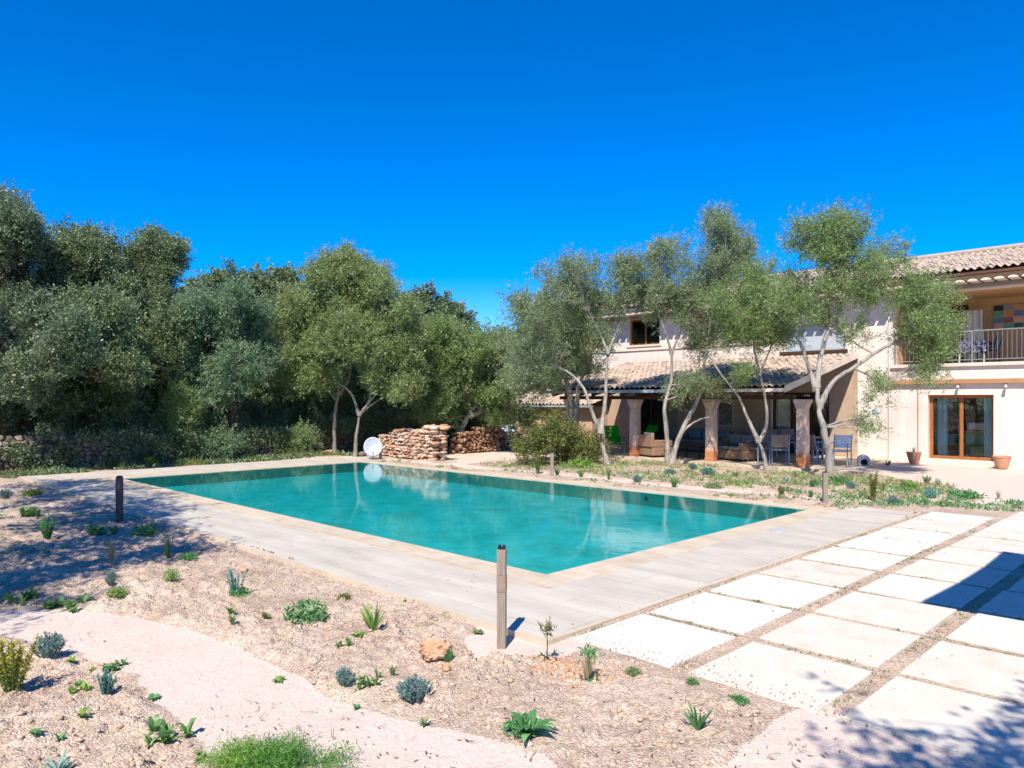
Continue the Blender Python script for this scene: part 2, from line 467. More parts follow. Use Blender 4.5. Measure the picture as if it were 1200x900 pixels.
MS = dict(
    soil=soilmat("dry_soil", [(0.28, (0.34, 0.25, 0.18)), (0.5, (0.50, 0.385, 0.295)), (0.72, (0.62, 0.495, 0.395))], 70, 0.012),
    gravel=soilmat("pink_gravel", [(0.3, (0.57, 0.46, 0.385)), (0.7, (0.64, 0.53, 0.455))], 95, 0.004, 0.86, 1.1),
    clod=M("soil_clod", [(0.2, (0.38, 0.27, 0.19)), (0.6, (0.50, 0.375, 0.28)), (0.9, (0.58, 0.46, 0.36))], 40, mix_attr=0.6, rough=0.95, bump=(90, .6, .01)),
    slab=M("white_slab", [(0.22, (0.46, 0.38, 0.28)), (0.38, (0.585, 0.53, 0.44)), (0.55, (0.62, 0.575, 0.495)), (0.8, (0.66, 0.62, 0.55))], 2.4, 14, 0.75, (60, 0.12, 0.003), mix_attr=0.28, streak=((30, 30, 30), .93, 1.05)),
    deck=deckmat("deck_travertine", [(0.25, (0.42, 0.37, 0.295)), (0.5, (0.515, 0.465, 0.39)), (0.75, (0.60, 0.555, 0.485))], (1.2, 0.6), (0.9, 3.2, 3.0)),
    coping=deckmat("coping_sandstone", [(0.25, (0.44, 0.34, 0.22)), (0.5, (0.55, 0.46, 0.34)), (0.75, (0.58, 0.52, 0.46))], (0.9, 0.45), (2.5, 3.5, 3.0)),
    basin=M("pool_plaster", [(0.28, (0.008, 0.30, 0.29)), (0.5, (0.012, 0.41, 0.43)), (0.75, (0.03, 0.50, 0.57))], 1.9, 12, 0.7, streak=((9, 9, 9), .86, 1.1)),
    lining=M("pool_lining", [(0.3, (0.01, 0.19, 0.18)), (0.7, (0.02, 0.27, 0.26))], 6, 6, 0.6),
    water=watermat(),
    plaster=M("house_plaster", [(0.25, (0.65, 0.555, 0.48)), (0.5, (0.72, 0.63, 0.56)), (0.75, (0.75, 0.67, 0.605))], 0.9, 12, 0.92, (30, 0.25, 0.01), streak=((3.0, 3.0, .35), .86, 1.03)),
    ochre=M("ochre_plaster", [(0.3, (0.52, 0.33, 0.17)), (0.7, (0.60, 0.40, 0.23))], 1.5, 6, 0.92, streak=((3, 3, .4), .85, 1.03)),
    porchshade=M("porch_shade_plaster", [(0.3, (0.42, 0.29, 0.20)), (0.7, (0.52, 0.385, 0.285))], 1.3, 7, 0.92, streak=((3, 3, .4), .82, 1.03)),  # browner copy of the house plaster, with the porch shade put into its colour
    cream=M("cream_trim", (0.68, 0.58, 0.48), 3),
    trim=M("brown_band", (0.42, 0.22, 0.11), 6, rough=0.7),
    tile=M("roof_tile", [(0.15, (0.15, 0.12, 0.10)), (0.34, (0.31, 0.25, 0.205)), (0.55, (0.43, 0.345, 0.28)), (0.7, (0.46, 0.33, 0.235)), (0.9, (0.54, 0.46, 0.38))], 9, 7, 0.9, mix_attr=0.5, bump=(30, .4, .01)),
    wood=M("door_wood", [(0.3, (0.26, 0.09, 0.025)), (0.7, (0.40, 0.16, 0.05))], 3, 6, 0.5, stretch=(12, 12, 1)),
    darkwood=M("dark_beam", (0.07, 0.035, 0.02), 4, rough=0.7),
    post=M("weathered_post", [(0.3, (0.20, 0.15, 0.12)), (0.7, (0.34, 0.27, 0.22))], 4, 8, 0.8, (30, 0.3, 0.004), stretch=(14, 14, 1)),
    postdark=M("dark_post", (0.07, 0.06, 0.065), 6, rough=0.6),
    rust=M("rusty_collar", [(0.3, (0.22, 0.15, 0.11)), (0.62, (0.30, 0.22, 0.17)), (0.75, (0.45, 0.18, 0.06))], 9, rough=0.8),
    black=M("black_plastic", (0.02, 0.02, 0.025), 5, rough=0.4),
    gutter=M("grey_gutter", (0.30, 0.36, 0.40), 3, rough=0.4),
    gutterbrown=M("brown_gutter", (0.13, 0.06, 0.04), 3, rough=0.5),
    glass=glassmat("window_glass"),
    curtain=M("white_curtain", (0.70, 0.68, 0.66), 3),
    curtainblue=M("blue_curtain", (0.46, 0.68, 0.74), 3),
    interior=M("room_wall", (0.30, 0.25, 0.20), 2),
    dark=M("dark_room", (0.05, 0.045, 0.04), 2),
    railmetal=M("dark_railing", (0.24, 0.235, 0.23), 8, rough=0.5),
    metal=M("railing_metal", (0.48, 0.47, 0.46), 8, rough=0.5),
    column=columnmat(),
    green=M("green_canvas", (0.02, 0.42, 0.02), 8, rough=0.8),
    wicker=M("wicker", [(0.3, (0.20, 0.12, 0.07)), (0.7, (0.34, 0.22, 0.14))], 60, 3, 0.8, (90, 0.6, 0.01)),
    cushion=M("grey_cushion", (0.24, 0.22, 0.21), 6),
    bluecushion=M("blue_cushion", (0.16, 0.24, 0.32), 6),
    chairmetal=M("blue_grey_metal", (0.22, 0.30, 0.40), 6, rough=0.45),
    chairnet=M("taupe_mesh", (0.30, 0.23, 0.18), 50),
    white=M("white_paint", (0.78, 0.78, 0.77), 6, rough=0.5),
    dishwhite=M("dish_white", (0.42, 0.46, 0.50), 6, rough=0.5),
    terracotta=M("terracotta", [(0.3, (0.46, 0.22, 0.12)), (0.7, (0.58, 0.32, 0.20))], 7),
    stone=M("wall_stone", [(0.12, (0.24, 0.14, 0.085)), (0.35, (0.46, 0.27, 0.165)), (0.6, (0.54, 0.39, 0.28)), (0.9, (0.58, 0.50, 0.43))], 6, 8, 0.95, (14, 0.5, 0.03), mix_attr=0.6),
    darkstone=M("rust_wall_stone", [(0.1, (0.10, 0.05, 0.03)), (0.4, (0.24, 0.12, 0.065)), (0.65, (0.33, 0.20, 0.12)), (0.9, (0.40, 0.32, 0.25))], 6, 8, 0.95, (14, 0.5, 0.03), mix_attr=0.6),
    greystone=M("shaded_wall_stone", [(0.1, (0.08, 0.065, 0.05)), (0.4, (0.17, 0.14, 0.115)), (0.7, (0.26, 0.19, 0.14)), (0.9, (0.33, 0.29, 0.25))], 6, 8, 0.95, (14, 0.5, 0.03), mix_attr=0.6),  # wall stone darkened so its colour carries the shade of the wood
    rock=M("orange_rock", [(0.25, (0.38, 0.19, 0.09)), (0.5, (0.54, 0.31, 0.18)), (0.75, (0.62, 0.45, 0.33))], 7, 9, 0.95, (18, 0.6, 0.02), mix_attr=0.3),
    core=M("wall_core", (0.09, 0.06, 0.045), 5),
    bark=M("olive_bark", [(0.28, (0.12, 0.10, 0.08)), (0.5, (0.32, 0.285, 0.245)), (0.8, (0.47, 0.44, 0.395))], 9, 8, 0.95, (22, 0.9, 0.02), stretch=(1, 1, 0.35)),
    darkbark=M("oak_bark", [(0.3, (0.035, 0.027, 0.022)), (0.7, (0.09, 0.07, 0.055))], 8, 8, 0.95, (20, 0.9, 0.02), stretch=(1, 1, 0.3)),
    greybark=M("grey_bark", [(0.3, (0.16, 0.14, 0.11)), (0.7, (0.30, 0.27, 0.22))], 8, 8, 0.95, (20, 0.7, 0.02), stretch=(1, 1, 0.3)),
    oak=leafmat("oak_leaf", (0.075, 0.115, 0.05), (0.185, 0.255, 0.115), (0.33, 0.39, 0.21), .38),
    oakblue=leafmat("oak_leaf_blue", (0.07, 0.11, 0.055), (0.175, 0.245, 0.125), (0.32, 0.38, 0.235), .38),
    olive=leafmat("olive_leaf", (0.125, 0.17, 0.08), (0.27, 0.345, 0.165), (0.42, 0.48, 0.29), .45),
    olivegreen=leafmat("olive_leaf_green", (0.125, 0.195, 0.065), (0.26, 0.365, 0.13), (0.39, 0.48, 0.20), .45),
    pale=leafmat("pale_leaf", (0.145, 0.20, 0.06), (0.265, 0.34, 0.12), (0.38, 0.44, 0.20), .42),
    weep=leafmat("weeping_leaf", (0.10, 0.17, 0.085), (0.19, 0.30, 0.155), (0.31, 0.41, 0.24), .4),
    yellowgreen=leafmat("yellow_green_leaf", (0.083, 0.12, 0.027), (0.18, 0.217, 0.053), (0.3, 0.285, 0.083), 0.35),
    lime=leafmat("lime_leaf", (0.115, 0.23, 0.034), (0.207, 0.368, 0.057), (0.345, 0.483, 0.115), 0.4),
    green2=leafmat("green_leaf", (0.07, 0.19, 0.065), (0.12, 0.31, 0.10), (0.22, 0.46, 0.16), 0.35),
    bluegreen=leafmat("blue_green_leaf", (0.077, 0.2, 0.154), (0.151, 0.336, 0.269), (0.28, 0.49, 0.385), 0.3),
    greyteal=leafmat("grey_teal_leaf", (0.10, 0.18, 0.16), (0.18, 0.30, 0.275), (0.30, 0.42, 0.39), 0.25),
    straw=leafmat("straw", (0.30, 0.23, 0.12), (0.42, 0.34, 0.19), (0.52, 0.44, 0.28), 0.3),
    yellow=leafmat("yellow_flower", (0.07, 0.15, 0.05), (0.24, 0.27, 0.03), (0.52, 0.42, 0.03), 0.3),
    litter=leafmat("dead_leaf", (0.10, 0.06, 0.035), (0.24, 0.15, 0.08), (0.42, 0.32, 0.20), 0.1),
    fennel=leafmat("fennel_leaf", (0.08, 0.22, 0.04), (0.17, 0.38, 0.07), (0.36, 0.50, 0.09), .4),
    weed=leafmat("weed_leaf", (0.09, 0.20, 0.05), (0.17, 0.34, 0.09), (0.28, 0.46, 0.15), 0.4),
    bloom=leafmat("yellow_bloom", (0.30, 0.28, 0.02), (0.60, 0.50, 0.02), (0.75, 0.62, 0.05), 0.3),
    stem=M("plant_stem", (0.16, 0.12, 0.08), 9),
)

# ------------------------------------------------------------------ ground, gravel, slabs, deck, pool
PX = lambda L, z=-0.05: [tuple(G(x, y, z).xy) for x, y in L]
PATH1 = PX([(-140, 705), (0, 716), (60, 713), (120, 718), (180, 728), (240, 743), (290, 762), (330, 785), (370, 810), (420, 832), (480, 850), (560, 868),
            (640, 892), (662, 905), (700, 960), (330, 960), (285, 905), (250, 885), (222, 858), (195, 832), (165, 800), (142, 777), (95, 768), (55, 755), (0, 744), (-140, 735)])
PATH2 = PX([(548, 745), (560, 732), (600, 728), (650, 738), (682, 748), (694, 764), (650, 776), (575, 778), (548, 766)])
PATH3 = PX([(930, 838), (975, 830), (1010, 845), (1120, 878), (1200, 898), (1300, 990), (790, 990), (840, 905), (895, 862)])
PATH4 = PX([(975, 551), (1010, 553), (1060, 561), (1112, 570), (1153, 582), (1128, 592), (1250, 584), (1500, 590), (1500, 548), (1200, 545), (1042, 538), (975, 540)], 0)
PATH5 = [tuple(S(s, v).xy) for s, v in [(-21, 14.35), (-13, 14.55), (-9, 14.6), (-6.3, 14.55), (-6.3, 15.15), (-9, 15.2), (-13, 15.1), (-17.2, 15.15), (-17.4, 20.5), (-21, 22), (-24, 26), (-26, 26), (-21.5, 19), (-20.5, 17), (-18.0, 15.6), (-18.0, 14.9), (-21, 14.9)]]
GRAVEL = [PATH1, PATH2, PATH3, PATH4, PATH5]

def gravel_sd(X, Y):
    d = np.full(X.shape, 1e9)
    for k, p in enumerate(GRAVEL):
        d = np.minimum(d, poly_sd(X, Y, p))
    return d

def ground_h(X, Y, sdist=None):
    X = np.asarray(X, float); Y = np.asarray(Y, float)
    s, v = (X - Y) / R2, (X + Y) / R2
    if sdist is None: sdist = gravel_sd(X, Y)
    soil = smooth(-0.02, 0.12, sdist)
    fg = (1 - smooth(4.4, 5.2, v)) * (1 - smooth(-4.3, -3.9, s))
    slab = smooth(-4.3, -4.1, s) * smooth(4.4, 4.8, v) * (1 - smooth(17.5, 18.5, v))
    base = -0.055 * fg - 0.018 * slab - 0.02 * (1 - fg) * (1 - slab)
    und = (fbm(X * 0.55, Y * 0.55, 3) - 0.5) * 0.16 * soil * (1 - slab)
    wx = X + (vnoise(X * 9, Y * 9) - .5) * .07; wy = Y + (vnoise(X * 9 + 40, Y * 9) - .5) * .07
    d1, h1 = worley(wx * 8, wy * 8); d2, h2 = worley(wx * 18, wy * 18)
    rough = 0.35 + 0.9 * fbm(X * 0.9 + 3, Y * 0.9, 2)
    clod = (np.clip(1 - d1 * 1.25, 0, 1) ** .6 * 0.075 * h1 ** 1.5 + np.clip(1 - d2 * 1.25, 0, 1) ** .6 * 0.030 * h2 + (fbm(X * 4, Y * 4, 3) - 0.5) * 0.05) * rough
    near = 1 - smooth(14, 24, np.hypot(X, Y))
    clod = clod * soil * (0.25 + 0.75 * near) * (1 - 0.8 * slab) * (1 - .45 * smooth(-.3, .8, X) * (1 - smooth(8, 10, Y)))
    fine = (vnoise(X * 38, Y * 38) - 0.5) * 0.007 * near
    edge = smooth(0.0, 0.35, np.maximum(4.56 - v, s + 4.16))         # stay below the deck edge
    h = base + und * np.where((v > 4.2) & (v < 4.6), edge, 1) + clod + fine
    inside = (s > -22.55) & (s < -4.2) & (v > 4.62) & (v < 13.65)
    inside2 = (s > -5.2) & (s < -4.2) & (v > 4.62) & (v < 14.25)
    inside3 = (s > -22.55) & (s < -20.7) & (v > 4.62) & (v < 14.65)
    return np.where(inside | inside2 | inside3, -1.4, h)

def axis(segs):
    out = [segs[0][0]]
    for a, b, d in segs:
        n = max(1, int(round((b - a) / d)))
        out += list(a + (b - a) * (np.arange(1, n + 1)) / n)
    return np.array(out)
gx = axis([(-900, -200, 100), (-200, -60, 20), (-60, -24, 2), (-24, -14, 0.12), (-14, -7, 0.06), (-7, 4.2, 0.021), (4.2, 9, 0.05), (9, 20, 0.12), (20, 60, 2), (60, 200, 20), (200, 900, 100)])
gy = axis([(-60, -6, 3), (-6, 3.4, 0.2), (3.4, 7.2, 0.019), (7.2, 11, 0.03), (11, 17, 0.06), (17, 30, 0.12), (30, 60, 1.5), (60, 200, 14), (200, 1500, 130)])
GX, GY = np.meshgrid(gx, gy)
gsd = gravel_sd(GX, GY) + (fbm(GX * 4, GY * 4, 3) - 0.5) * 0.14
GZ = ground_h(GX, GY, gsd)
nx, ny = len(gx), len(gy)
V = np.stack([GX.ravel(), GY.ravel(), GZ.ravel()], 1)
ii = (np.arange(ny - 1)[:, None] * nx + np.arange(nx - 1)[None, :]).ravel()
Q = np.stack([ii, ii + 1, ii + 1 + nx, ii + nx], 1)
mask = gsd.ravel()[Q].mean(1) < 0
def submesh(name, V, Q, mat):
    u, inv = np.unique(Q.ravel(), return_inverse=True)
    return np_mesh(name, V[u], inv.reshape(Q.shape), mat, smooth=True)
tag(submesh("ground", V, Q[~mask], MS['soil']), kind='structure')
tag(submesh("gravel_path", V, Q[mask], MS['gravel']), kind='structure')

def g_at(x, y): return float(ground_h(np.array([x]), np.array([y]))[0])
def on_ground(px, py):
    p = G(px, py, -0.04)
    z = g_at(p.x, p.y)
    if z < -1: z = 0.0
    return Vector((p.x, p.y, z))

def ico(sub):
    bm = bmesh.new(); bmesh.ops.create_icosphere(bm, subdivisions=sub, radius=1)
    bm.verts.index_update()
    v = np.array([q.co[:] for q in bm.verts]); f = np.array([[q.index for q in t.verts] for t in bm.faces]); bm.free()
    return v, f
IV1, IF1 = ico(1); IV2, IF2 = ico(2); IV3, IF3 = ico(5)
def rotm(a, b, c):
    ca, sa, cb, sb, cc, sc = math.cos(a), math.sin(a), math.cos(b), math.sin(b), math.cos(c), math.sin(c)
    return np.array([[ca, -sa, 0], [sa, ca, 0], [0, 0, 1]]) @ np.array([[cb, 0, sb], [0, 1, 0], [-sb, 0, cb]]) @ np.array([[1, 0, 0], [0, cc, -sc], [0, sc, cc]])

def scatter_stones(name, xy, size, mat, rng, flat=0.6, lift=0.15, level=None):
    n = len(xy)
    z = ground_h(xy[:, 0], xy[:, 1]) if level is None else np.full(n, level)
    ok = z > -1; xy, z, size = xy[ok], z[ok], size[ok]; n = len(xy)
    k = len(IV1)
    base = IV1[None] * (1 + rng.uniform(-0.35, 0.35, (n, k, 1)))
    sc = size[:, None] * np.stack([rng.uniform(0.7, 1.4, n), rng.uniform(0.7, 1.2, n), rng.uniform(0.5, 0.9, n) * flat / 0.6], 1)
    base = base * sc[:, None]
    a = rng.uniform(0, 6.28, n); c, s_ = np.cos(a)[:, None], np.sin(a)[:, None]
    x = base[..., 0] * c - base[..., 1] * s_; y = base[..., 0] * s_ + base[..., 1] * c
    V = np.stack([x + xy[:, 0:1], y + xy[:, 1:2], base[..., 2] + (z + size * lift)[:, None]], 2).reshape(-1, 3)
    F = (IF1[None] + (np.arange(n) * k)[:, None, None]).reshape(-1, 3)
    return np_mesh(name, V, F, mat, tint=np.repeat(rng.random(n), k))

n = 16000
yy = 3.7 + (13 - 3.7) * RNG.random(n) ** 1.7
xx = RNG.uniform(-0.75, 0.5, n) * yy
sd_ = gravel_sd(xx, yy); s_, v_ = (xx - yy) / R2, (xx + yy) / R2
keep = (sd_ > 0.03) & ((v_ < 4.5) | (s_ > -4.1)) & ~((s_ > -4.15) & (v_ > 4.7))
xy = np.stack([xx, yy], 1)[keep]
sz = 0.004 + 0.020 * RNG.random(len(xy)) ** 5
tag(scatter_stones("soil_clods", xy, sz, MS['clod'], RNG), kind='stuff')
n = 5000
yy = 3.6 + 8 * RNG.random(n) ** 1.8; xx = RNG.uniform(-0.75, 0.7, n) * yy
keep = gravel_sd(xx, yy) < 0
xy = np.stack([xx, yy], 1)[keep]
tag(scatter_stones("gravel_stones", xy, 0.003 + 0.007 * RNG.random(len(xy)) ** 2, MS['gravel'], RNG), kind='stuff')

# deck and coping (axis-aligned in the pool frame)
def pool_obj(name, boxes, mat, bev=0.0):
    b = MB()
    for a, c in boxes: b.box(a, c, bev=bev)
    o = b.build(name, mat)
    o.rotation_euler = (0, 0, A45)
    return o
ZB = -0.35
deck = pool_obj("pool_deck", [((-22.6, 4.56, ZB), (-4.16, 5.78, 0)), ((-5.25, 5.78, ZB), (-4.16, 14.3, 0)), ((-22.6, 5.78, ZB), (-20.65, 14.7, 0))], MS['deck'])
tag(deck, kind='structure')
cop = pool_obj("pool_coping", [((-20.65, 5.78, ZB), (-5.25, 6.25, 0.003)), ((-5.7, 6.25, ZB), (-5.25, 13.7, 0.003)), ((-20.65, 6.25, ZB), (-20.2, 13.7, 0.003)), ((-20.2, 13.35, ZB), (-5.7, 13.7, 0.003))], MS['coping'])
tag(cop, kind='structure')
edge = pool_obj("deck_edge", [((-22.6, 4.525, ZB), (-4.16, 4.56, 0.004)), ((-4.16, 4.525, ZB), (-4.12, 14.3, 0.004))], MS['coping'])
tag(edge, kind='structure')
FLOOR = -0.30
b = MB()
b.add([(-20.2, 6.25, FLOOR), (-5.7, 6.25, FLOOR), (-5.7, 13.35, FLOOR), (-20.2, 13.35, FLOOR)], [(0, 1, 2, 3)])
o = b.build("pool_basin", MS['basin']); o.rotation_euler = (0, 0, A45); tag(o, kind='structure')
b = MB()
b.box((-20.2, 6.25, FLOOR + .004), (-5.7, 6.27, -0.022)); b.box((-20.2, 13.33, FLOOR + .004), (-5.7, 13.35, -0.022))
b.box((-20.2, 6.27, FLOOR + .004), (-20.18, 13.33, -0.022)); b.box((-5.72, 6.27, FLOOR + .004), (-5.7, 13.33, -0.022))
o = b.build("pool_wall_lining", MS['lining']); o.rotation_euler = (0, 0, A45); tag(o, kind='structure')
wx = np.array([-20.199, -5.701]); wy = np.array([6.251, 13.349])
b = MB(); b.add([(wx[0], wy[0], -0.010), (wx[1], wy[0], -0.010), (wx[1], wy[1], -0.010), (wx[0], wy[1], -0.010)], [(0, 1, 2, 3)])
o = b.build("water", MS['water']); o.rotation_euler = (0, 0, A45); tag(o, kind='structure')

for q, (px_, lab) in enumerate(((757, "left of two small dark round fittings in the far pool wall"), (805, "right of two small dark round fittings in the far pool wall"))):
    r_ = (px_ - CX) / FPX; s_q = 13.30 * (r_ - 1) / (1 + r_)
    t = thing("pool_fitting", lab, "pool fitting", S(s_q, 13.325, -.12), A45)
    m = MB(); m.tube([(0, .004, 0), (0, -.02, 0)], [.05, .045], 16); m.build("rim", MS['lining'], t)
    m = MB(); m.tube([(0, -.021, 0), (0, -.03, 0)], [.035, .03], 14); m.build("lens", MS['black'], t)
pd = G(912, 622, 0.0)
t = thing("drain_cover", "small pale drain cover set in the deck near the right pool corner", "drain cover", pd, A45)
m = MB(); m.lathe([(.11, .002), (.11, .010), (.09, .014), (.02, .014), (.001, .014)], 20); m.build("lid", MS['dishwhite'], t)
m = MB(); m.box((-.05, -.006, .0145), (.05, .006, .017)); m.build("grip", MS['gutter'], t)
# paving slabs
ORD = ["first", "second", "third", "fourth", "fifth", "sixth", "seventh", "eighth", "ninth", "tenth", "eleventh", "twelfth"]
for r, s0 in enumerate([-4.03, -2.93, -1.83, -0.73, 0.37]):
    nslab = [9, 10, 11, 11, 11][r]
    for k in range(nslab):
        v0 = 4.75 + 1.113 * k
        c = S(s0 + 0.47, v0 + 0.51)
        if c.x - 0.8 > 0.70 * c.y + 0.2 and not (r >= 3 and k > 2): continue
        if c.x > 0.69 * c.y + 1.6: continue
        b = MB(); jx, jy = rnd.uniform(-.012, .012), rnd.uniform(-.012, .012)
        b.box((-0.474 + jx, -0.495 + jy, -0.07), (0.474 + jx, 0.495 + jy, 0), rnd.random(), bev=0.006)
        o = b.build("paving_slab", MS['slab'])
        o.location = (c.x, c.y, rnd.uniform(-0.004, 0.004)); o.rotation_euler = (rnd.uniform(-.002, .002), rnd.uniform(-.002, .002), A45 + rnd.uniform(-.006, .006))
        tag(o, f"large white stone slab, {ORD[r]} row counted from the pool deck, {ORD[k]} slab from the front end", "paving slab", "white paving slabs beside the pool deck")

# ------------------------------------------------------------------ foliage
def leaf_quads(C, L, W, rng, up=None, droop=0.0):
    """rhombic leaves at C (n,3)"""
    n = len(C)
    d = rng.normal(size=(n, 3))
    if up is not None:
        up = np.asarray(up, float)
        d = d + (up if up.ndim == 2 else up[None])
    d[:, 2] -= droop
    d /= np.linalg.norm(d, axis=1, keepdims=True) + 1e-9
    u = rng.normal(size=(n, 3)); u -= d * (u * d).sum(1, keepdims=True)
    u /= np.linalg.norm(u, axis=1, keepdims=True) + 1e-9
    l = (L * rng.uniform(0.6, 1.3, n))[:, None]; w = (W * rng.uniform(0.7, 1.2, n))[:, None]
    nrm = np.cross(d, u)
    V = np.stack([C, C + d * l * 0.5 + u * w * 0.5 + nrm * w * 0.15, C + d * l, C + d * l * 0.5 - u * w * 0.5 + nrm * w * 0.15], 1).reshape(-1, 3)
    return V

def np_tube(pts, rad, n=4):
    P_ = np.asarray(pts, float); m = len(P_)
    D = np.gradient(P_, axis=0); D /= np.linalg.norm(D, axis=1, keepdims=True) + 1e-9
    ref = np.array([0.31, 0.17, 0.2]); U = np.cross(D, ref); U /= np.linalg.norm(U, axis=1, keepdims=True) + 1e-9
    W_ = np.cross(D, U)
    a = np.arange(n) * 2 * np.pi / n
    R = np.asarray(rad, float).reshape(-1, 1, 1)
    V = (P_[:, None] + R * (U[:, None] * np.cos(a)[None, :, None] + W_[:, None] * np.sin(a)[None, :, None])).reshape(-1, 3)
    i = np.arange(m - 1)[:, None] * n; k = np.arange(n)[None]
    k2 = (k + 1) % n
    F = np.stack([i + k, i + k2, i + n + k2, i + n + k], 2).reshape(-1, 4)
    return V, F

class NB:
    def __init__(self): self.V, self.F, self.T, self.n = [], [], [], 0
    def add(self, V, F, t=0.5):
        self.V.append(V); self.F.append(F + self.n); self.n += len(V)
        self.T.append(np.full(len(V), t) if np.isscalar(t) else t)
    def build(self, name, mat, parent=None, off=None, smooth=False):
        V = np.concatenate(self.V)
        if off is not None: V = V - np.asarray(off)[None]
        return np_mesh(name, V, np.concatenate(self.F), mat, parent, np.concatenate(self.T), smooth)

def curve_pts(a, b, rng, bend=0.12, n=6, sag=0.0):
    a, b = np.asarray(a, float), np.asarray(b, float)
    L = np.linalg.norm(b - a)
    m = (a + b) / 2 + rng.normal(size=3) * L * bend + np.array([0, 0, sag * L])
    t = np.linspace(0, 1, n)[:, None]
    return (1 - t) ** 2 * a + 2 * t * (1 - t) * m + t ** 2 * b

def make_tree(name, label, base, stems, lobes, leaf, bark, seed, ncl=26, nleaf=55, L=0.075, W=0.03, sig=0.16, group=None, twig=True,
              droop=0.0, depth=1.0, dens=1.0, vert=0.85, up=None, cat="tree", limb_r=0.05, fill=0.5, foot=True):
    """stems: list of ([points], r0, r1); lobes: list of (centre, (rx, ry, rz), density)"""
    rng = np.random.default_rng(seed)
    t = thing(name, label, cat, base, 0, group)
    tr = NB(); nodes = []
    for pts, r0, r1 in stems:
        c = np.array([p[:] for p in catmull(pts, 5)])
        wob = rng.normal(size=c.shape) * r0 * 0.08; wob[0] = 0
        c = c + wob
        f = np.linspace(0, 1, len(c))
        rad = r0 + (r1 - r0) * f ** 0.8
        if foot: rad = rad * (1 + 0.5 * np.exp(-f * 14))
        rad = rad * (1 + rng.normal(size=len(c)) * 0.05)
        tr.add(*np_tube(c, rad, 9))
        for p, q, g in zip(c, rad, f): nodes.append((p, q, g))
    NP = np.array([q[0] for q in nodes]); NR = np.array([q[1] for q in nodes]); NF = np.array([q[2] for q in nodes])
    C_all, T_all, U_all = [], [], []
    for (c, r, d) in lobes:
        c = np.asarray(c[:], float); r = np.asarray(r, float)
        # the limb that carries this lobe leaves the nearest stem point in its upper part
        dd = np.linalg.norm(NP - c, axis=1) + np.where(NF < 0.55, 3.0, 0) + np.maximum(0, NP[:, 2] - c[2]) * 1.5
        i = int(np.argmin(dd))
        lim = curve_pts(NP[i], c + np.array([0, 0, r[2] * 0.3]), rng, 0.10, 8, 0.05)
        lr = max(0.008, min(NR[i] * 0.5, limb_r * 0.55))
        tr.add(*np_tube(lim, np.linspace(lr, lr * 0.35, 8), 6))
        n = max(3, int(ncl * d * dens))
        q = rng.normal(size=(n, 3)); q /= np.linalg.norm(q, axis=1, keepdims=True)
        q *= rng.random((n, 1)) ** fill
        cc = c + q * r
        cc = cc + rng.normal(size=cc.shape) * 0.12
        tint_c = rng.random(n)
        if twig:
            for k in range(n):
                a = lim[rng.integers(2, 8)]
                tw = curve_pts(a, cc[k], rng, 0.10, 5, 0.04)
                tr.add(*np_tube(tw, np.linspace(lr * 0.32, 0.004, 5), 4))
        m = int(nleaf)
        # leaves sit along several small sprays that grow outwards and upwards from each twig end
        ns = 5
        dc = (cc - c) / (np.linalg.norm(cc - c, axis=1, keepdims=True) + 1e-6) * .7 + np.array([0, 0, .45 * vert - droop])
        ds = np.repeat(dc, ns, 0) + rng.normal(size=(n * ns, 3)) * .5
        ds /= np.linalg.norm(ds, axis=1, keepdims=True) + 1e-9
        sp = np.repeat(cc, ns, 0) + rng.normal(size=(n * ns, 3)) * sig * .8
        spn = max(2, m // ns)
        tl = (rng.random((n * ns * spn, 1)) - .45) * np.repeat(rng.uniform(.6, 1.5, (n * ns, 1)), spn, 0) * sig * 2.4
        P_ = np.repeat(sp, spn, 0) + np.repeat(ds, spn, 0) * tl + rng.normal(size=(n * ns * spn, 3)) * sig * .22
        C_all.append(P_); U_all.append(np.repeat(ds, spn, 0) * .8)
        tt = np.repeat(tint_c, ns * spn) * 0.45 + rng.random(len(P_)) * 0.55
        T_all.append(tt)
    C_ = np.concatenate(C_all); T_ = np.concatenate(T_all)
    V = leaf_quads(C_, L, W, rng, up=np.concatenate(U_all), droop=droop)
    F = np.arange(len(V)).reshape(-1, 4)
    np_mesh("crown", V - np.asarray(base[:])[None], F, MS[leaf], t, np.repeat(T_, 4))
    tr.build("trunk", MS[bark], t, off=base[:], smooth=True)
    return t

def lobes_px(L, Y, rng, ddepth=0.5, dens=1.0, nsub=6):
    """pixel lobes of the photograph to crown volumes, each broken up into uneven sprays"""
    out = []
    for q in L:
        px, py, rx, ry = q[:4]; d = q[4] if len(q) > 4 else 1.0
        for j in range(nsub):
            y = Y + rng.uniform(-ddepth, ddepth) * 1.3 + (q[5] if len(q) > 5 else 0)
            k = y / FPX
            a, u = rng.uniform(0, 6.28), math.sqrt(rng.random()) * .86
            f = rng.uniform(.30, .62)
            out.append((P(px + rx * u * math.cos(a), py + ry * u * math.sin(a), y), (rx * k * f, 0.5 * (rx + ry) * k * f * 1.3, ry * k * f * rng.uniform(.8, 1.35)), d * dens * 1.45 / nsub))
    return out

def stem_px(L, Y, r0, r1, rng, sway=0.12):
    k = 0.0
    pts = []
    for i, (px, py) in enumerate(L):
        pts.append(P(px, py, Y + k)); k += rng.uniform(-sway, sway)
    return (pts, r0, r1)

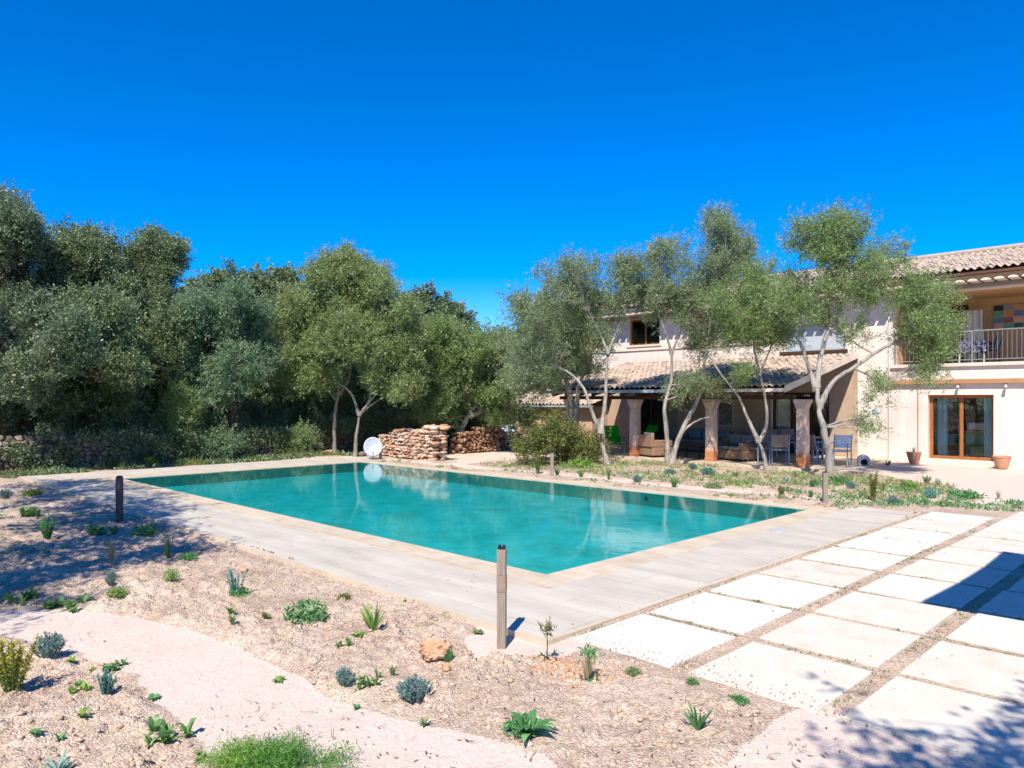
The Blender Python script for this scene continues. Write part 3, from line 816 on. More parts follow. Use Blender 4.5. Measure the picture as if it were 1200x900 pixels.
def tree_px(name, label, Y, stems, lobes, leaf, bark, seed, r0=0.1, r1=0.04, ddepth=0.5, **kw):
    rng = np.random.default_rng(seed + 500)
    st = [stem_px(L, Y, r0 * f, r1 * f, rng) for f, L in stems]
    st[0][0][0].z = min(st[0][0][0].z, 0.0)
    base = st[0][0][0].copy(); base.z = 0
    return make_tree(name, label, base, st, lobes_px(lobes, Y, rng, ddepth), leaf, bark, seed, **kw)

OG = "olive trees in front of the house"
tree_px("olive_tree", "pale forked olive tree in front of the green deck chair, leaning trunk", 22.3,
        [(1, [(713, 549), (707, 525), (704, 508)]), (.62, [(704, 508), (692, 478), (684, 455), (667, 437), (640, 425), (612, 412)]),
         (.75, [(704, 508), (709, 470), (711, 430), (712, 405)]), (.42, [(712, 412), (702, 388), (690, 365)]), (.45, [(712, 415), (724, 385), (735, 360)])],
        [(692, 335, 40, 32), (660, 362, 32, 30), (640, 400, 34, 34), (722, 350, 32, 30), (618, 430, 26, 30, .8), (676, 312, 14, 16, .6), (700, 365, 30, 20, .7), (650, 330, 22, 18, .6), (745, 330, 22, 22, .7), (725, 318, 26, 18, .6), (612, 378, 18, 18, .4)],
        'olive', 'bark', 1, r0=0.10, r1=0.038, group=OG, ncl=58, nleaf=78, L=0.085, W=0.022, sig=0.13, vert=1.5, up=(0, 0, .5))
tree_px("olive_tree", "olive tree with two tall stems joined at the base before the wicker seats", 22.6,
        [(1, [(784, 546), (781, 505), (779, 475), (787, 445), (787, 410)]), (.5, [(787, 415), (780, 390), (770, 365)]), (.5, [(787, 415), (797, 388), (806, 360)]),
         (1, [(786, 546), (797, 510), (812, 480), (822, 455), (826, 420), (832, 385), (838, 350)]), (.55, [(800, 505), (815, 494), (832, 488)])],
        [(775, 325, 32, 34), (752, 318, 20, 20, .7), (785, 300, 22, 16, .7), (762, 360, 22, 22, .6), (798, 355, 24, 26, .7), (840, 262, 13, 26, 1.1), (866, 288, 13, 26, 1), (850, 300, 20, 20, .8), (828, 312, 28, 28), (856, 325, 30, 28), (832, 360, 28, 34), (852, 380, 28, 32), (822, 400, 18, 20, .6),
         (815, 448, 26, 13, .8), (850, 450, 18, 12, .7), (800, 460, 14, 12, .4), (815, 345, 24, 20, .7), (770, 345, 24, 18, .6)],
        'olive', 'bark', 2, r0=0.085, r1=0.034, group=OG, ncl=58, nleaf=78, L=0.085, W=0.022, sig=0.13, vert=1.5, up=(0, 0, .5))
tree_px("olive_tree", "slender olive tree with a forked trunk before the dining table", 21.2,
        [(1, [(899, 553), (894, 530), (889, 518)]), (.7, [(889, 518), (876, 490), (866, 466), (846, 440), (830, 415)]), (.75, [(889, 518), (898, 500), (898, 475), (892, 445), (884, 410), (882, 380)]),
         (.4, [(890, 440), (902, 410), (912, 385)])],
        [(888, 370, 30, 34), (902, 332, 26, 26), (872, 395, 26, 28), (918, 372, 26, 24, .8), (880, 330, 18, 22, .6), (905, 400, 24, 18, .6), (868, 360, 20, 26, .6), (845, 345, 24, 20, .7), (925, 350, 22, 18, .6), (870, 440, 14, 12, .4)],
        'olivegreen', 'bark', 3, r0=0.078, r1=0.03, group=OG, ncl=58, nleaf=78, L=0.085, W=0.022, sig=0.13, vert=1.5, up=(0, 0, .5))
tree_px("olive_tree", "thick leaning olive tree whose long limb reaches across the balcony", 18.9,
        [(1, [(975, 566), (971, 532), (966, 506), (960, 482), (957, 455)]), (.55, [(957, 458), (946, 425), (936, 395), (930, 365)]), (.6, [(957, 455), (961, 425), (968, 395), (985, 360), (990, 320)]),
         (.55, [(960, 478), (976, 448), (1000, 431), (1030, 411), (1058, 396), (1082, 376)]), (.3, [(1050, 400), (1070, 392), (1100, 385)]), (.25, [(1000, 431), (1018, 440), (1030, 452)])],
        [(945, 285, 20, 26, .8), (968, 265, 22, 18, .7), (995, 268, 22, 20, .8), (985, 300, 28, 24), (1035, 305, 24, 28, .9), (1010, 335, 34, 24, .9), (930, 345, 28, 24, .9), (950, 370, 24, 22, .6), (975, 340, 24, 22, .7),
         (1088, 362, 36, 26, 1.1), (1075, 392, 34, 24, 1), (1105, 385, 26, 24, .9), (1070, 345, 22, 16, .6), (1090, 418, 18, 14, .5), (1027, 452, 12, 13, .3), (1018, 500, 12, 14, .22), (1000, 385, 22, 16, .3), (1085, 440, 14, 12, .25)],
        'olivegreen', 'bark', 4, r0=0.125, r1=0.05, group=OG, ncl=58, nleaf=78, L=0.085, W=0.022, sig=0.13, vert=1.4, up=(0, 0, .4), limb_r=0.04)
tree_px("olive_tree", "dense double-trunked olive tree behind the green shrub, beside the porch end", 25.5,
        [(1, [(669, 530), (669, 490), (666, 455), (655, 425)]), (.9, [(675, 530), (675, 490), (678, 455), (690, 425)])],
        [(650, 405, 34, 32), (685, 410, 26, 26), (625, 395, 30, 34), (660, 375, 30, 28), (635, 440, 24, 24), (610, 350, 14, 14, .5), (700, 385, 22, 24, .7), (605, 415, 22, 28, .7)],
        'olive', 'greybark', 5, r0=0.15, r1=0.06, group=OG, ncl=48, nleaf=105, L=0.09, W=0.03, sig=0.2)

# ---- the wood beyond the dry stone wall
OAK = dict(ncl=135, nleaf=100, L=0.088, W=0.045, sig=0.17, twig=True, fill=0.4)
WG = "trees of the wood beyond the stone wall"
wood = [
    ("oak_tree", "tall dark evergreen oak filling the far left edge of the photo", 23.0, [(1, [(36, 522), (30, 480), (22, 430), (10, 370)]), (.7, [(30, 480), (55, 440), (60, 400)])],
     [(8, 245, 40, 32), (-45, 290, 60, 60), (20, 295, 36, 36), (-10, 350, 55, 45), (40, 345, 40, 38), (-40, 420, 60, 45), (20, 410, 50, 40), (60, 395, 35, 35), (10, 465, 50, 25, .6), (5, 380, 50, 40, 1, -3), (65, 400, 40, 32, 1, -2.8), (30, 440, 40, 26, .8, -2.6), (0, 480, 36, 20, .7, -.5), (55, 470, 30, 22, .6, 0)], 'oakblue', 'darkbark', .2),
    ("oak_tree", "dark oak with a bent black trunk behind the wall, right of the leftmost oak", 25.0, [(1, [(88, 520), (76, 490), (62, 455), (68, 420), (85, 380)]), (.7, [(70, 440), (100, 410), (115, 370)])],
     [(95, 300, 32, 24), (128, 300, 32, 24), (70, 315, 36, 28), (110, 345, 44, 34), (75, 365, 40, 36), (140, 360, 36, 34), (100, 405, 46, 34), (130, 435, 40, 30), (80, 445, 36, 25, .7), (110, 385, 42, 34, 1, -3), (140, 420, 36, 28, .9, -2.6), (105, 470, 34, 24, .7, -.5), (150, 478, 30, 22, .7, -.3)], 'oak', 'darkbark', .17),
    ("oak_tree", "oak with a high rounded top and forked trunk, left of the weeping tree", 27.5, [(1, [(130, 520), (130, 480), (140, 440), (165, 400), (180, 360)]), (.7, [(130, 490), (112, 460), (105, 430)])],
     [(180, 295, 26, 20), (200, 300, 18, 14, .7), (160, 315, 30, 24), (190, 335, 30, 26), (165, 360, 38, 32), (200, 385, 36, 34), (165, 410, 44, 36), (205, 430, 36, 32), (150, 450, 40, 26), (190, 470, 36, 22, .7), (180, 400, 36, 30, 1, -2.8), (185, 455, 32, 26, .8, -1.5), (175, 492, 30, 16, .7, -1)], 'oak', 'darkbark', .18),
    ("weeping_tree", "soft grey-green weeping tree above the stone wall", 25.5, [(1, [(268, 520), (272, 490), (280, 455), (275, 420)]), (.7, [(272, 490), (250, 455), (245, 420)])],
     [(255, 355, 36, 26), (280, 365, 30, 28), (240, 390, 36, 34), (275, 400, 42, 36), (225, 430, 24, 34), (255, 440, 40, 30), (300, 420, 26, 34), (240, 475, 26, 26, .8)], 'weep', 'darkbark', .16),
    ("oak_tree", "flat-topped dark oak behind the weeping tree", 35.0, [(1, [(285, 515), (285, 460), (285, 400)]), (.6, [(285, 460), (320, 420), (330, 390)])],
     [(235, 345, 34, 22), (265, 340, 32, 20), (300, 342, 32, 20), (330, 340, 28, 22), (350, 350, 26, 24), (310, 375, 40, 30), (250, 375, 40, 30), (345, 385, 34, 30)], 'oak', 'darkbark', .2),
    ("oak_tree", "mid-green oak filling the wood between the weeping tree and the pale trees", 30.0, [(1, [(335, 525), (338, 480), (345, 430)]), (.7, [(338, 490), (318, 460), (310, 430)])],
     [(335, 375, 30, 26), (350, 400, 34, 30), (320, 410, 34, 32), (340, 440, 38, 32), (310, 455, 32, 28), (350, 475, 34, 28), (310, 490, 30, 20)], 'oak', 'darkbark', .16),
    ("pale_tree", "light green tree with one straight pale stem beside the satellite dish", 26.6, [(1, [(392, 536), (392, 510), (393, 480), (397, 455), (390, 425)]), (.6, [(395, 465), (410, 440), (408, 400)]), (.5, [(395, 470), (375, 445), (362, 425)])],
     [(398, 325, 32, 24), (420, 320, 26, 20), (380, 350, 28, 26), (410, 355, 34, 28), (365, 385, 26, 26), (395, 390, 34, 28), (360, 415, 22, 20, .7), (345, 360, 16, 22, .6), (352, 445, 18, 20, .6), (378, 440, 14, 14, .4), (405, 310, 18, 12, .5)], 'pale', 'greybark', .08),
    ("pale_tree", "light green tree forking low into four pale limbs beside the satellite dish", 25.8, [(1, [(416, 540), (418, 510), (421, 487)]), (.6, [(421, 487), (412, 462), (395, 447), (372, 430), (360, 412)]), (.65, [(421, 487), (432, 470), (440, 440), (442, 415)]), (.5, [(423, 484), (440, 462), (452, 448), (462, 425)]), (.4, [(425, 482), (445, 468), (468, 458)])],
     [(450, 355, 34, 24), (430, 385, 34, 28), (468, 380, 28, 28), (410, 410, 24, 20, .7), (455, 412, 34, 24), (478, 425, 22, 24, .8), (375, 410, 18, 18, .6), (485, 395, 14, 24, .7), (470, 450, 18, 14, .5), (440, 440, 16, 14, .4)], 'pale', 'greybark', .085),
    ("olive_tree", "broad olive tree with a leaning trunk behind the orange stone wall", 28.0, [(1, [(530, 532), (538, 510), (550, 485), (565, 465)]), (.7, [(538, 510), (530, 480), (525, 455)]), (.6, [(550, 488), (575, 478), (598, 470)])],
     [(510, 392, 30, 28), (535, 410, 36, 30), (500, 430, 30, 32), (560, 425, 34, 30), (535, 450, 36, 26), (580, 445, 30, 28), (590, 415, 20, 24, .7), (505, 470, 28, 24), (570, 475, 28, 22)], 'olivegreen', 'greybark', .15),
    ("oak_tree", "dark oak with a knobbly top rising above the olive behind the orange wall", 37.0, [(1, [(515, 520), (515, 450), (515, 400)])],
     [(498, 362, 24, 18), (522, 372, 22, 18), (540, 388, 18, 16), (510, 395, 34, 26), (480, 375, 26, 26), (535, 415, 34, 26)], 'oakblue', 'darkbark', .18),
    ("oak_tree", "far oak closing the gap between the wood and the house", 40.0, [(1, [(575, 515), (575, 460), (575, 430)])],
     [(560, 415, 26, 18), (590, 410, 26, 18), (575, 440, 40, 26), (610, 430, 30, 26), (550, 450, 30, 26), (620, 460, 36, 26), (585, 475, 40, 22)], 'oak', 'darkbark', .18),
    ("oak_tree", "bushy green tree in the shade behind the two pale trees", 31.0, [(1, [(440, 522), (442, 480), (445, 440)])],
     [(395, 440, 30, 26), (430, 450, 34, 28), (470, 455, 34, 28), (410, 480, 34, 26), (450, 485, 36, 24), (490, 490, 34, 24), (385, 490, 28, 24), (520, 495, 30, 20)], 'oak', 'darkbark', .16),
    ("oak_tree", "far oak showing behind the double-trunked olive, left of the house", 39.0, [(1, [(650, 515), (650, 450), (650, 410)])],
     [(635, 375, 34, 30), (672, 372, 34, 30), (615, 415, 34, 30), (655, 415, 40, 32), (690, 420, 30, 30), (630, 455, 40, 30), (670, 460, 40, 30)], 'oak', 'darkbark', .18),
    ("oak_tree", "far oak behind the bent black trunk on the left", 36.0, [(1, [(70, 515), (70, 440), (75, 380)])],
     [(20, 420, 50, 36), (80, 430, 50, 36), (140, 440, 50, 36), (30, 475, 50, 30), (90, 480, 50, 30), (150, 485, 46, 28)], 'oakblue', 'darkbark', .2),
    ("oak_tree", "far oak in the shade behind the weeping tree trunk", 37.0, [(1, [(235, 515), (235, 460), (235, 420)])],
     [(200, 450, 46, 34), (250, 450, 46, 34), (300, 440, 46, 34), (210, 490, 44, 26), (265, 490, 44, 26), (320, 485, 44, 28)], 'oak', 'darkbark', .2),
    ("oak_tree", "far oak in the shade behind the pale trees", 39.0, [(1, [(405, 515), (405, 460), (405, 400)])],
     [(370, 400, 44, 34), (420, 400, 44, 34), (460, 410, 40, 32), (380, 450, 44, 32), (430, 455, 46, 32), (480, 460, 44, 30), (400, 492, 44, 22), (460, 495, 44, 22)], 'oakblue', 'darkbark', .2),
]
for k, (nm, lab, Y, st, lob, lf, bk, r0) in enumerate(wood):
    kw = dict(OAK)
    if lf in ('pale', 'olivegreen', 'weep'):
        kw.update(L=0.11, W=0.03, sig=0.16, nleaf=80, vert=1.2)
    if Y > 34: kw.update(L=0.15, W=0.08, nleaf=80, ncl=66, twig=False)
    tree_px(nm, lab, Y, st, lob, lf, bk, 20 + k, r0=r0, r1=r0 * .4, ddepth=0.9, group=WG, droop=0.6 if lf == 'weep' else 0.0, **kw)

# under-storey shrubs
shr = [
    ("rounded yellow-green shrub at the left end of the porch", 22.6, (662, 548), [(638, 505, 24, 20), (672, 502, 26, 22), (655, 525, 34, 20), (690, 520, 14, 20, .7), (625, 525, 16, 14, .7)], 'yellowgreen', 46),
    ("tall green shrub growing against the shaded wall, behind the straw grass", 24.0, (212, 540), [(215, 470, 20, 26), (210, 500, 22, 28), (205, 525, 20, 18)], 'olivegreen', 50),
    ("low olive-green shrub on the wall foot, left of the sunlit stones", 24.3, (245, 540), [(240, 520, 22, 18), (262, 525, 16, 14)], 'weep', 46),
    ("loose dark shrub overgrowing the left end of the shaded wall", 21.6, (25, 552), [(10, 535, 26, 20), (40, 538, 24, 16), (60, 530, 18, 18, .7)], 'oak', 50),
    ("leafy sprawling shrub leaning over the middle of the shaded wall", 23.4, (165, 545), [(160, 515, 18, 14), (175, 525, 16, 14, .8)], 'oak', 44),
    ("low dark shrub covering the foot of the shaded wall, right of the loose dark shrub", 22.0, (72, 552), [(66, 538, 18, 12), (84, 540, 14, 10)], 'oak', 40),
    ("upright green shrub before the shaded wall, left of the leafy sprawling shrub", 23.0, (138, 548), [(135, 528, 13, 14), (146, 535, 12, 10)], 'olivegreen', 40),
    ("small grey-green shrub against the shaded wall, left of the straw grass", 22.6, (105, 548), [(100, 530, 18, 12), (118, 535, 14, 10)], 'oakblue', 40),
    ("bushy green shrub at the wall foot, right of the sunlit stones", 26.6, (330, 538), [(325, 518, 16, 14), (342, 522, 16, 12), (355, 515, 12, 14)], 'olivegreen', 44),
    ("dark green shrub behind the shaded wall at the far left", 22.8, (10, 552), [(5, 520, 30, 26), (35, 535, 26, 16), (-30, 520, 30, 30)], 'oak', 55),
    ("bright green shrub in the gap between the two orange wall ends", 30.0, (552, 525), [(545, 490, 22, 20), (565, 500, 20, 22), (535, 505, 18, 18)], 'pale', 50),
    ("dark shrub behind the wall between the weeping tree and the pale trees", 28.0, (350, 528), [(345, 500, 30, 22), (318, 500, 26, 20), (375, 505, 26, 20)], 'oak', 60),
    ("green shrub behind the pale tree stems, left of the dish", 28.5, (450, 526), [(410, 505, 26, 20), (445, 500, 30, 22), (480, 500, 26, 20)], 'oak', 60),
    ("dark shrub behind the shaded wall under the forked oak", 26.5, (110, 530), [(90, 500, 34, 22), (130, 500, 34, 22), (165, 500, 30, 24)], 'oak', 60),
]
for k, (lab, Y, (bx, by), lob, lf, ncl) in enumerate(shr):
    p = P(bx, by, Y); p.z = 0
    st = [([p, P(bx, by - 20, Y), P(bx + 4, by - 38, Y)], 0.03, 0.015), ([p, P(bx - 10, by - 18, Y), P(bx - 16, by - 34, Y)], 0.025, 0.01)]
    make_tree("garden_shrub", lab, p, st, lobes_px(lob, Y, np.random.default_rng(k), 0.3), lf, 'darkbark', 80 + k, ncl=ncl, nleaf=110, L=0.06, W=0.03, sig=0.15, cat="shrub", limb_r=0.02, foot=False)

# trees outside the frame, whose shade falls into it
def round_tree(label, x, y, h, lob, leaf, seed, ncl=40):
    b = Vector((x, y, 0))
    st = [([b, b + Vector((0.1, 0.15, h * .35)), b + Vector((-.1, .1, h * .6))], 0.16, 0.07)]
    L = [(Vector(c), r, 1.0) for c, r in lob]
    make_tree("shade_tree", label, b, st, L, leaf, 'darkbark', seed, ncl=ncl, nleaf=70, L=0.10, W=0.05, sig=0.2, limb_r=0.05)
round_tree("tree standing left of the garden, its shade on the deck corner", -9.6, 8.6, 6.0,
           [((-8.2, 8.3, 6.0), (.9, 1.1, .6)), ((-9.2, 9.6, 6.1), (1.2, 1.2, .8)), ((-10.6, 11.3, 6.0), (1.3, 1.3, .9)), ((-7.0, 6.6, 5.8), (.75, .9, .5)), ((-8.4, 7.3, 6.5), (1.2, 1.2, .8)), ((-11.8, 12.6, 6.2), (1.3, 1.2, .9))], 'oak', 61, 60)
round_tree("tree standing left of the camera, its shade on the soil bed", -8.2, 3.6, 5.5,
           [((-6.7, 4.5, 5.6), (1.0, 1.0, .6)), ((-6.6, 3.2, 5.6), (1.0, .9, .6)), ((-7.7, 5.2, 6.0), (1.1, 1.1, .7)), ((-5.9, 5.2, 5.6), (.6, .7, .4)), ((-8.4, 3.9, 5.6), (1.1, 1.2, .7)), ((-7.4, 2.3, 5.4), (.9, .7, .6))], 'oak', 62, 46)
round_tree("tall tree standing far left of the pool, its shade on the stone wall", -16.5, 16.0, 8.0,
           [((-15.6, 16.8, 7.6), (1.6, 1.6, 1.2)), ((-16.8, 18.0, 7.2), (1.7, 1.6, 1.3)), ((-14.6, 18.0, 6.0), (1.0, 1.0, .8)), ((-17.4, 15.8, 8.4), (1.6, 1.6, 1.3)), ((-15.4, 19.0, 5.2), (1.1, 1.0, .8))], 'oak', 64, 44)
round_tree("tree standing behind the camera, its shade on the nearest slab", 3.0, -1.6, 5.5,
           [((1.9, 0.0, 5.2), (.8, .7, .45)), ((2.7, -.3, 5.0), (.8, .6, .4)), ((2.8, -1.0, 5.7), (.9, .8, .6)), ((3.7, -.4, 5.2), (.8, .7, .5)), ((.9, -.7, 5.4), (.6, .4, .3))], 'olivegreen', 63, 22)
round_tree("oak of the wood far to the left of the pool, outside the photo", -24.0, 3.0, 7.0, [((-24, 3, 5.5), (2.6, 2.6, 1.8)), ((-23, 0, 4.5), (2, 2.4, 1.6)), ((-25, 6, 5), (2.2, 2.4, 1.8)), ((-24, 1, 2.6), (2, 3, 1.5))], 'oak', 65, 70)
round_tree("second oak of the wood far to the left, outside the photo", -22.0, -6.0, 7.0, [((-22, -6, 5.5), (2.6, 2.6, 1.8)), ((-21, -9, 4.5), (2, 2.4, 1.6)), ((-23, -3, 5), (2.2, 2.4, 1.8)), ((-22, -6, 2.6), (2, 3, 1.5))], 'oak', 66, 70)
# far undergrowth of the wood
rg = np.random.default_rng(41)
n = 2600; uy = rg.uniform(31, 46, n); ux = uy * rg.uniform(-.78, .02, n); uz = 3.4 * rg.random(n) ** 1.2
n2 = 900; uy = np.concatenate([uy, rg.uniform(-14, 16, n2)]); ux = np.concatenate([ux, rg.uniform(-32, -25, n2)]); uz = np.concatenate([uz, 5 * rg.random(n2)]); n += n2
C_ = np.repeat(np.stack([ux, uy, uz], 1), 26, 0) + rg.normal(size=(n * 26, 3)) * .34
V = leaf_quads(C_, .19, .10, rg)
tag(np_mesh("wood_undergrowth", V, np.arange(len(V)).reshape(-1, 4), MS['oak'], tint=np.repeat(np.repeat(rg.random(n), 26) * .5 + rg.random(n * 26) * .5, 4)), kind='stuff')

# ------------------------------------------------------------------ dry stone walls
def stone_wall(label, A, B, h0, h1, t, mat, seed, ragged=0.1, size=0.2, taper=0.0):
    rng = np.random.default_rng(seed)
    A, B = Vector(A), Vector(B)
    d = (B - A); Lw = d.length; ang = math.atan2(d.y, d.x)
    o = thing("stone_wall", label, "stone wall", A, ang)
    nb = NB()
    TPL = []
    for q in range(12):
        v = np.sign(IV2) * np.abs(IV2) ** 0.42
        v = v / np.abs(v).max()
        for _ in range(11):
            nr = rng.normal(size=3); nr[1] *= 1.6; nr /= np.linalg.norm(nr); dd = rng.uniform(.5, .92)
            pr = v @ nr; c = pr > dd
            v[c] -= (pr[c] - dd)[:, None] * nr
        TPL.append(v)
    z = 0.0
    while z < max(h0, h1):
        rh = size * rng.uniform(0.6, 1.2)
        for face in (-1, 1):
            x = -0.05 + rng.uniform(-.1, .05)
            while x < Lw:
                w = size * rng.uniform(0.7, 1.6)
                xm = x + w / 2
                hh = h0 + (h1 - h0) * min(1, max(0, xm / Lw)) + rng.uniform(-ragged, ragged)
                if taper and xm > Lw - taper: hh *= max(.3, (Lw - xm) / taper)
                if z + rh * 0.5 < hh:
                    v = TPL[rng.integers(12)] * np.array([w / 2 * 1.12, t / 4 * 1.2, rh / 2 * 1.2])
                    v = v * (1 + rng.normal(size=(len(v), 1)) * 0.05)
                    v = v @ rotm(rng.uniform(-.15, .15), rng.uniform(-.22, .22), rng.uniform(-.15, .15)).T
                    v = v + np.array([xm, face * t / 4 * (1.0 - 0.12 * z) + rng.uniform(-.03, .03), z + rh / 2 + rng.uniform(-.02, .02)])
                    nb.add(v, IF2, rng.random())
                x += w
        z += rh * 0.93
    w = nb.build("stonework", MS[mat], o)
    m = MB(); m.box((0.08, -t / 2 + .12, -.05), (Lw - .08 - taper, t / 2 - .12, min(h0, h1) * .82)); m.build("wall_core", MS['core'], o)
    return o
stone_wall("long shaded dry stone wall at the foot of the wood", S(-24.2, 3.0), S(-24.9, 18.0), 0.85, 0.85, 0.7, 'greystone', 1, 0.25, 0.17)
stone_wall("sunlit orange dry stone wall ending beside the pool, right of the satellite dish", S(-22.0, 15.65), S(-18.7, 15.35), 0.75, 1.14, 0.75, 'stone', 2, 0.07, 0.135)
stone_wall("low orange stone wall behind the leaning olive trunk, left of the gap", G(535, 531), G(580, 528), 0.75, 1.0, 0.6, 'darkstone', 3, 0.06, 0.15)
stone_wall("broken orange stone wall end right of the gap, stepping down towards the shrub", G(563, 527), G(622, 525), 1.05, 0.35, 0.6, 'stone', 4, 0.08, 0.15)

# ------------------------------------------------------------------ the house
HO = (-10.0, 26.0, 0.0)
house = thing("country_house", "cream two-storey country house with tiled roofs, porch and balcony", "house", S(-10, 26), A45)
def hb(m, name, mat, parent=None, smooth=False):
    return m.build(name, mat, parent or house, smooth, HO)

def holed_wall(m, s0, s1, z0, z1, v0, v1, holes, flip=False):
    """wall in the s-z plane between v0 and v1 with rectangular holes (s0,s1,z0,z1)"""
    xs = sorted(set([s0, s1] + [x for h in holes for x in h[:2] if s0 < x < s1]))
    zs = sorted(set([z0, z1] + [x for h in holes for x in h[2:4] if z0 < x < z1]))
    solid = lambda i, j: 0 <= i < len(xs) - 1 and 0 <= j < len(zs) - 1 and not any(h[0] - 1e-6 <= xs[i] and xs[i + 1] <= h[1] + 1e-6 and h[2] - 1e-6 <= zs[j] and zs[j + 1] <= h[3] + 1e-6 for h in holes)
    for i in range(len(xs) - 1):
        for j in range(len(zs) - 1):
            if not solid(i, j): continue
            a, b_, c, d = xs[i], xs[i + 1], zs[j], zs[j + 1]
            p = [(a, v0, c), (b_, v0, c), (b_, v0, d), (a, v0, d), (a, v1, c), (b_, v1, c), (b_, v1, d), (a, v1, d)]
            f = [(0, 1, 2, 3), (5, 4, 7, 6)]
            if not solid(i - 1, j): f.append((4, 0, 3, 7))
            if not solid(i + 1, j): f.append((1, 5, 6, 2))
            if not solid(i, j - 1): f.append((4, 5, 1, 0))
            if not solid(i, j + 1): f.append((3, 2, 6, 7))
            m.add(p, f)

SL, SR = -21.0, 2.5
ZE = 5.62
# openings: garden door, porch doors, upper windows, balcony
gd = (hs(1088), hs(1165), 0.13, 2.14)
pdA = (hs(746), hs(793), 0.05, 2.25)
pdB = (hs(904), hs(972), 0.05, 2.25)
w1 = (hs(737), hs(773), 4.30, 5.40)
w2 = (hs(806), hs(838), 4.30, 5.40)
w3 = (hs(918), hs(990), 3.72, 4.70)
LG0 = hs(1047.5)
lg = (LG0, SR - 0.6, 3.12, 5.36)
m = MB()
holed_wall(m, SL, hs(1042), -0.2, ZE, 26.0, 26.35, [pdA, pdB, w1, w2, w3])
holed_wall(m, hs(1042), SR, -0.2, ZE, 25.93, 26.35, [gd, lg])
m.box((SL, 26.35, -.2), (SL + .35, 33.5, ZE)); m.box((SR - .35, 26.35, -.2), (SR, 33.5, ZE)); m.box((SL + .35, 33.15, -.2), (SR - .35, 33.5, ZE))
hb(m, "wall", MS['plaster'])
m = MB(); m.box((SL + .35, 26.36, -.15), (SR - .35, 33.1, 0.04)); m.box((SL + .35, 29.0, .04), (LG0 - 0.3, 29.1, 5.5)); m.box((LG0 - .25, 29.2, .04), (SR - .35, 29.3, 2.95))
m.box((SL + .35, 26.36, 2.75), (LG0 - .2, 29.0, 2.95)); m.box((SL + .35, 26.36, 5.4), (LG0 - .2, 33.1, 5.55))
hb(m, "interior", MS['interior'])
# balcony shell
m = MB()
m.box((LG0 - .15, 26.352, 2.95), (SR - .36, 29.2, 3.12)); m.box((LG0 - .2, 28.7, 3.12), (SR - .36, 28.9, 5.36)); m.box((LG0 - .2, 26.352, 5.36), (SR - .36, 28.9, 5.5))
m.box((LG0 - .2, 26.352, 3.12), (LG0 - .002, 28.7, 5.36)); m.box((SR - .598, 26.352, 3.12), (SR - .36, 28.7, 5.36))
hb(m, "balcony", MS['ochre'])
m = MB(); m.box((LG0 - .05, 25.84, 3.02), (SR - .5, 25.93, 3.12)); hb(m, "balcony_sill", MS['cream'])
m = MB(); m.box((LG0 + .3, 28.64, 3.13), (LG0 + 1.5, 28.7, 5.2)); hb(m, "balcony_door", MS['darkwood'])
# railing
m = MB()
r0, r1 = LG0 + .01, SR - .62
for z, w in ((4.10, .035), (3.22, .025)):
    m.box((r0, 26.03 - w / 2, z - w / 2), (r1, 26.03 + w / 2, z + w / 2))
k = r0 + .08
while k < r1:
    m.tube([(k, 26.03, 3.233), (k, 26.03, 4.082)], .0065, 6, cap=False); k += .122
for k in np.arange(r0 + .02, r1, 2.2): m.box((k - .018, 26.01, 3.12), (k + .018, 26.05, 4.082))
hb(m, "railing", MS['railmetal'])
m = MB(); holed_wall(m, SL + .01, hs(1006) - .02, .055, 3.40, 25.972, 25.998, [pdA, pdB]); hb(m, "porch_shade_panel", MS['porchshade'])  # thin panel over the cream wall, porch shade painted as a browner tone
# string course and brown band above the garden door
m = MB(); m.box((hs(1042) - .02, 25.80, 2.49), (SR - .3, 25.928, 2.62)); hb(m, "awning_rail", MS['trim'])
m = MB(); m.box((SL, 25.95, 4.06), (hs(900), 25.998, 4.16)); m.box((w1[0] - .1, 25.93, 4.22), (w1[1] + .1, 26.1, 4.298)); m.box((w2[0] - .1, 25.93, 4.22), (w2[1] + .1, 26.1, 4.298)); hb(m, "string_course", MS['cream'])
m = MB(); m.box((hs(1088) - .3, 25.62, -.03), (hs(1165) + .5, 25.925, 0.10)); hb(m, "doorstep", MS['cream'])
m = MB(); m.tube([(hs(1077), 25.90, .3), (hs(1077), 25.90, 2.48)], .012, 6); hb(m, "cable_pipe", MS['trim'])

def window(nm, o, frame='wood', leafs=2, glass='glass', wd=.07, v=26.12, parts=True, panel=None):
    m = MB(); a, b_, c, d = o
    for x in ([a, b_ - wd] + [a + (b_ - a) * i / leafs - wd / 2 for i in range(1, leafs)]): m.box((x, v, c), (x + wd, v + .07, d))
    seg = [a + wd] + [a + (b_ - a) * i / leafs for i in range(1, leafs)] + [b_ - wd]
    for i in range(leafs):
        x0 = seg[i] + (wd / 2 if i else 0); x1 = seg[i + 1] - (wd / 2 if i < leafs - 1 else 0)
        m.box((x0, v, c), (x1, v + .07, c + wd)); m.box((x0, v, d - wd), (x1, v + .07, d))
    f = hb(m, nm, MS[frame])
    for i in range(leafs):
        x0 = seg[i] + (wd / 2 if i else 0); x1 = seg[i + 1] - (wd / 2 if i < leafs - 1 else 0)
        m = MB(); m.box((x0 - .005, v + .03, c + wd - .005), (x1 + .005, v + .038, d - wd + .005)); hb(m, "pane", MS[glass], f).matrix_parent_inverse.identity()
    return f

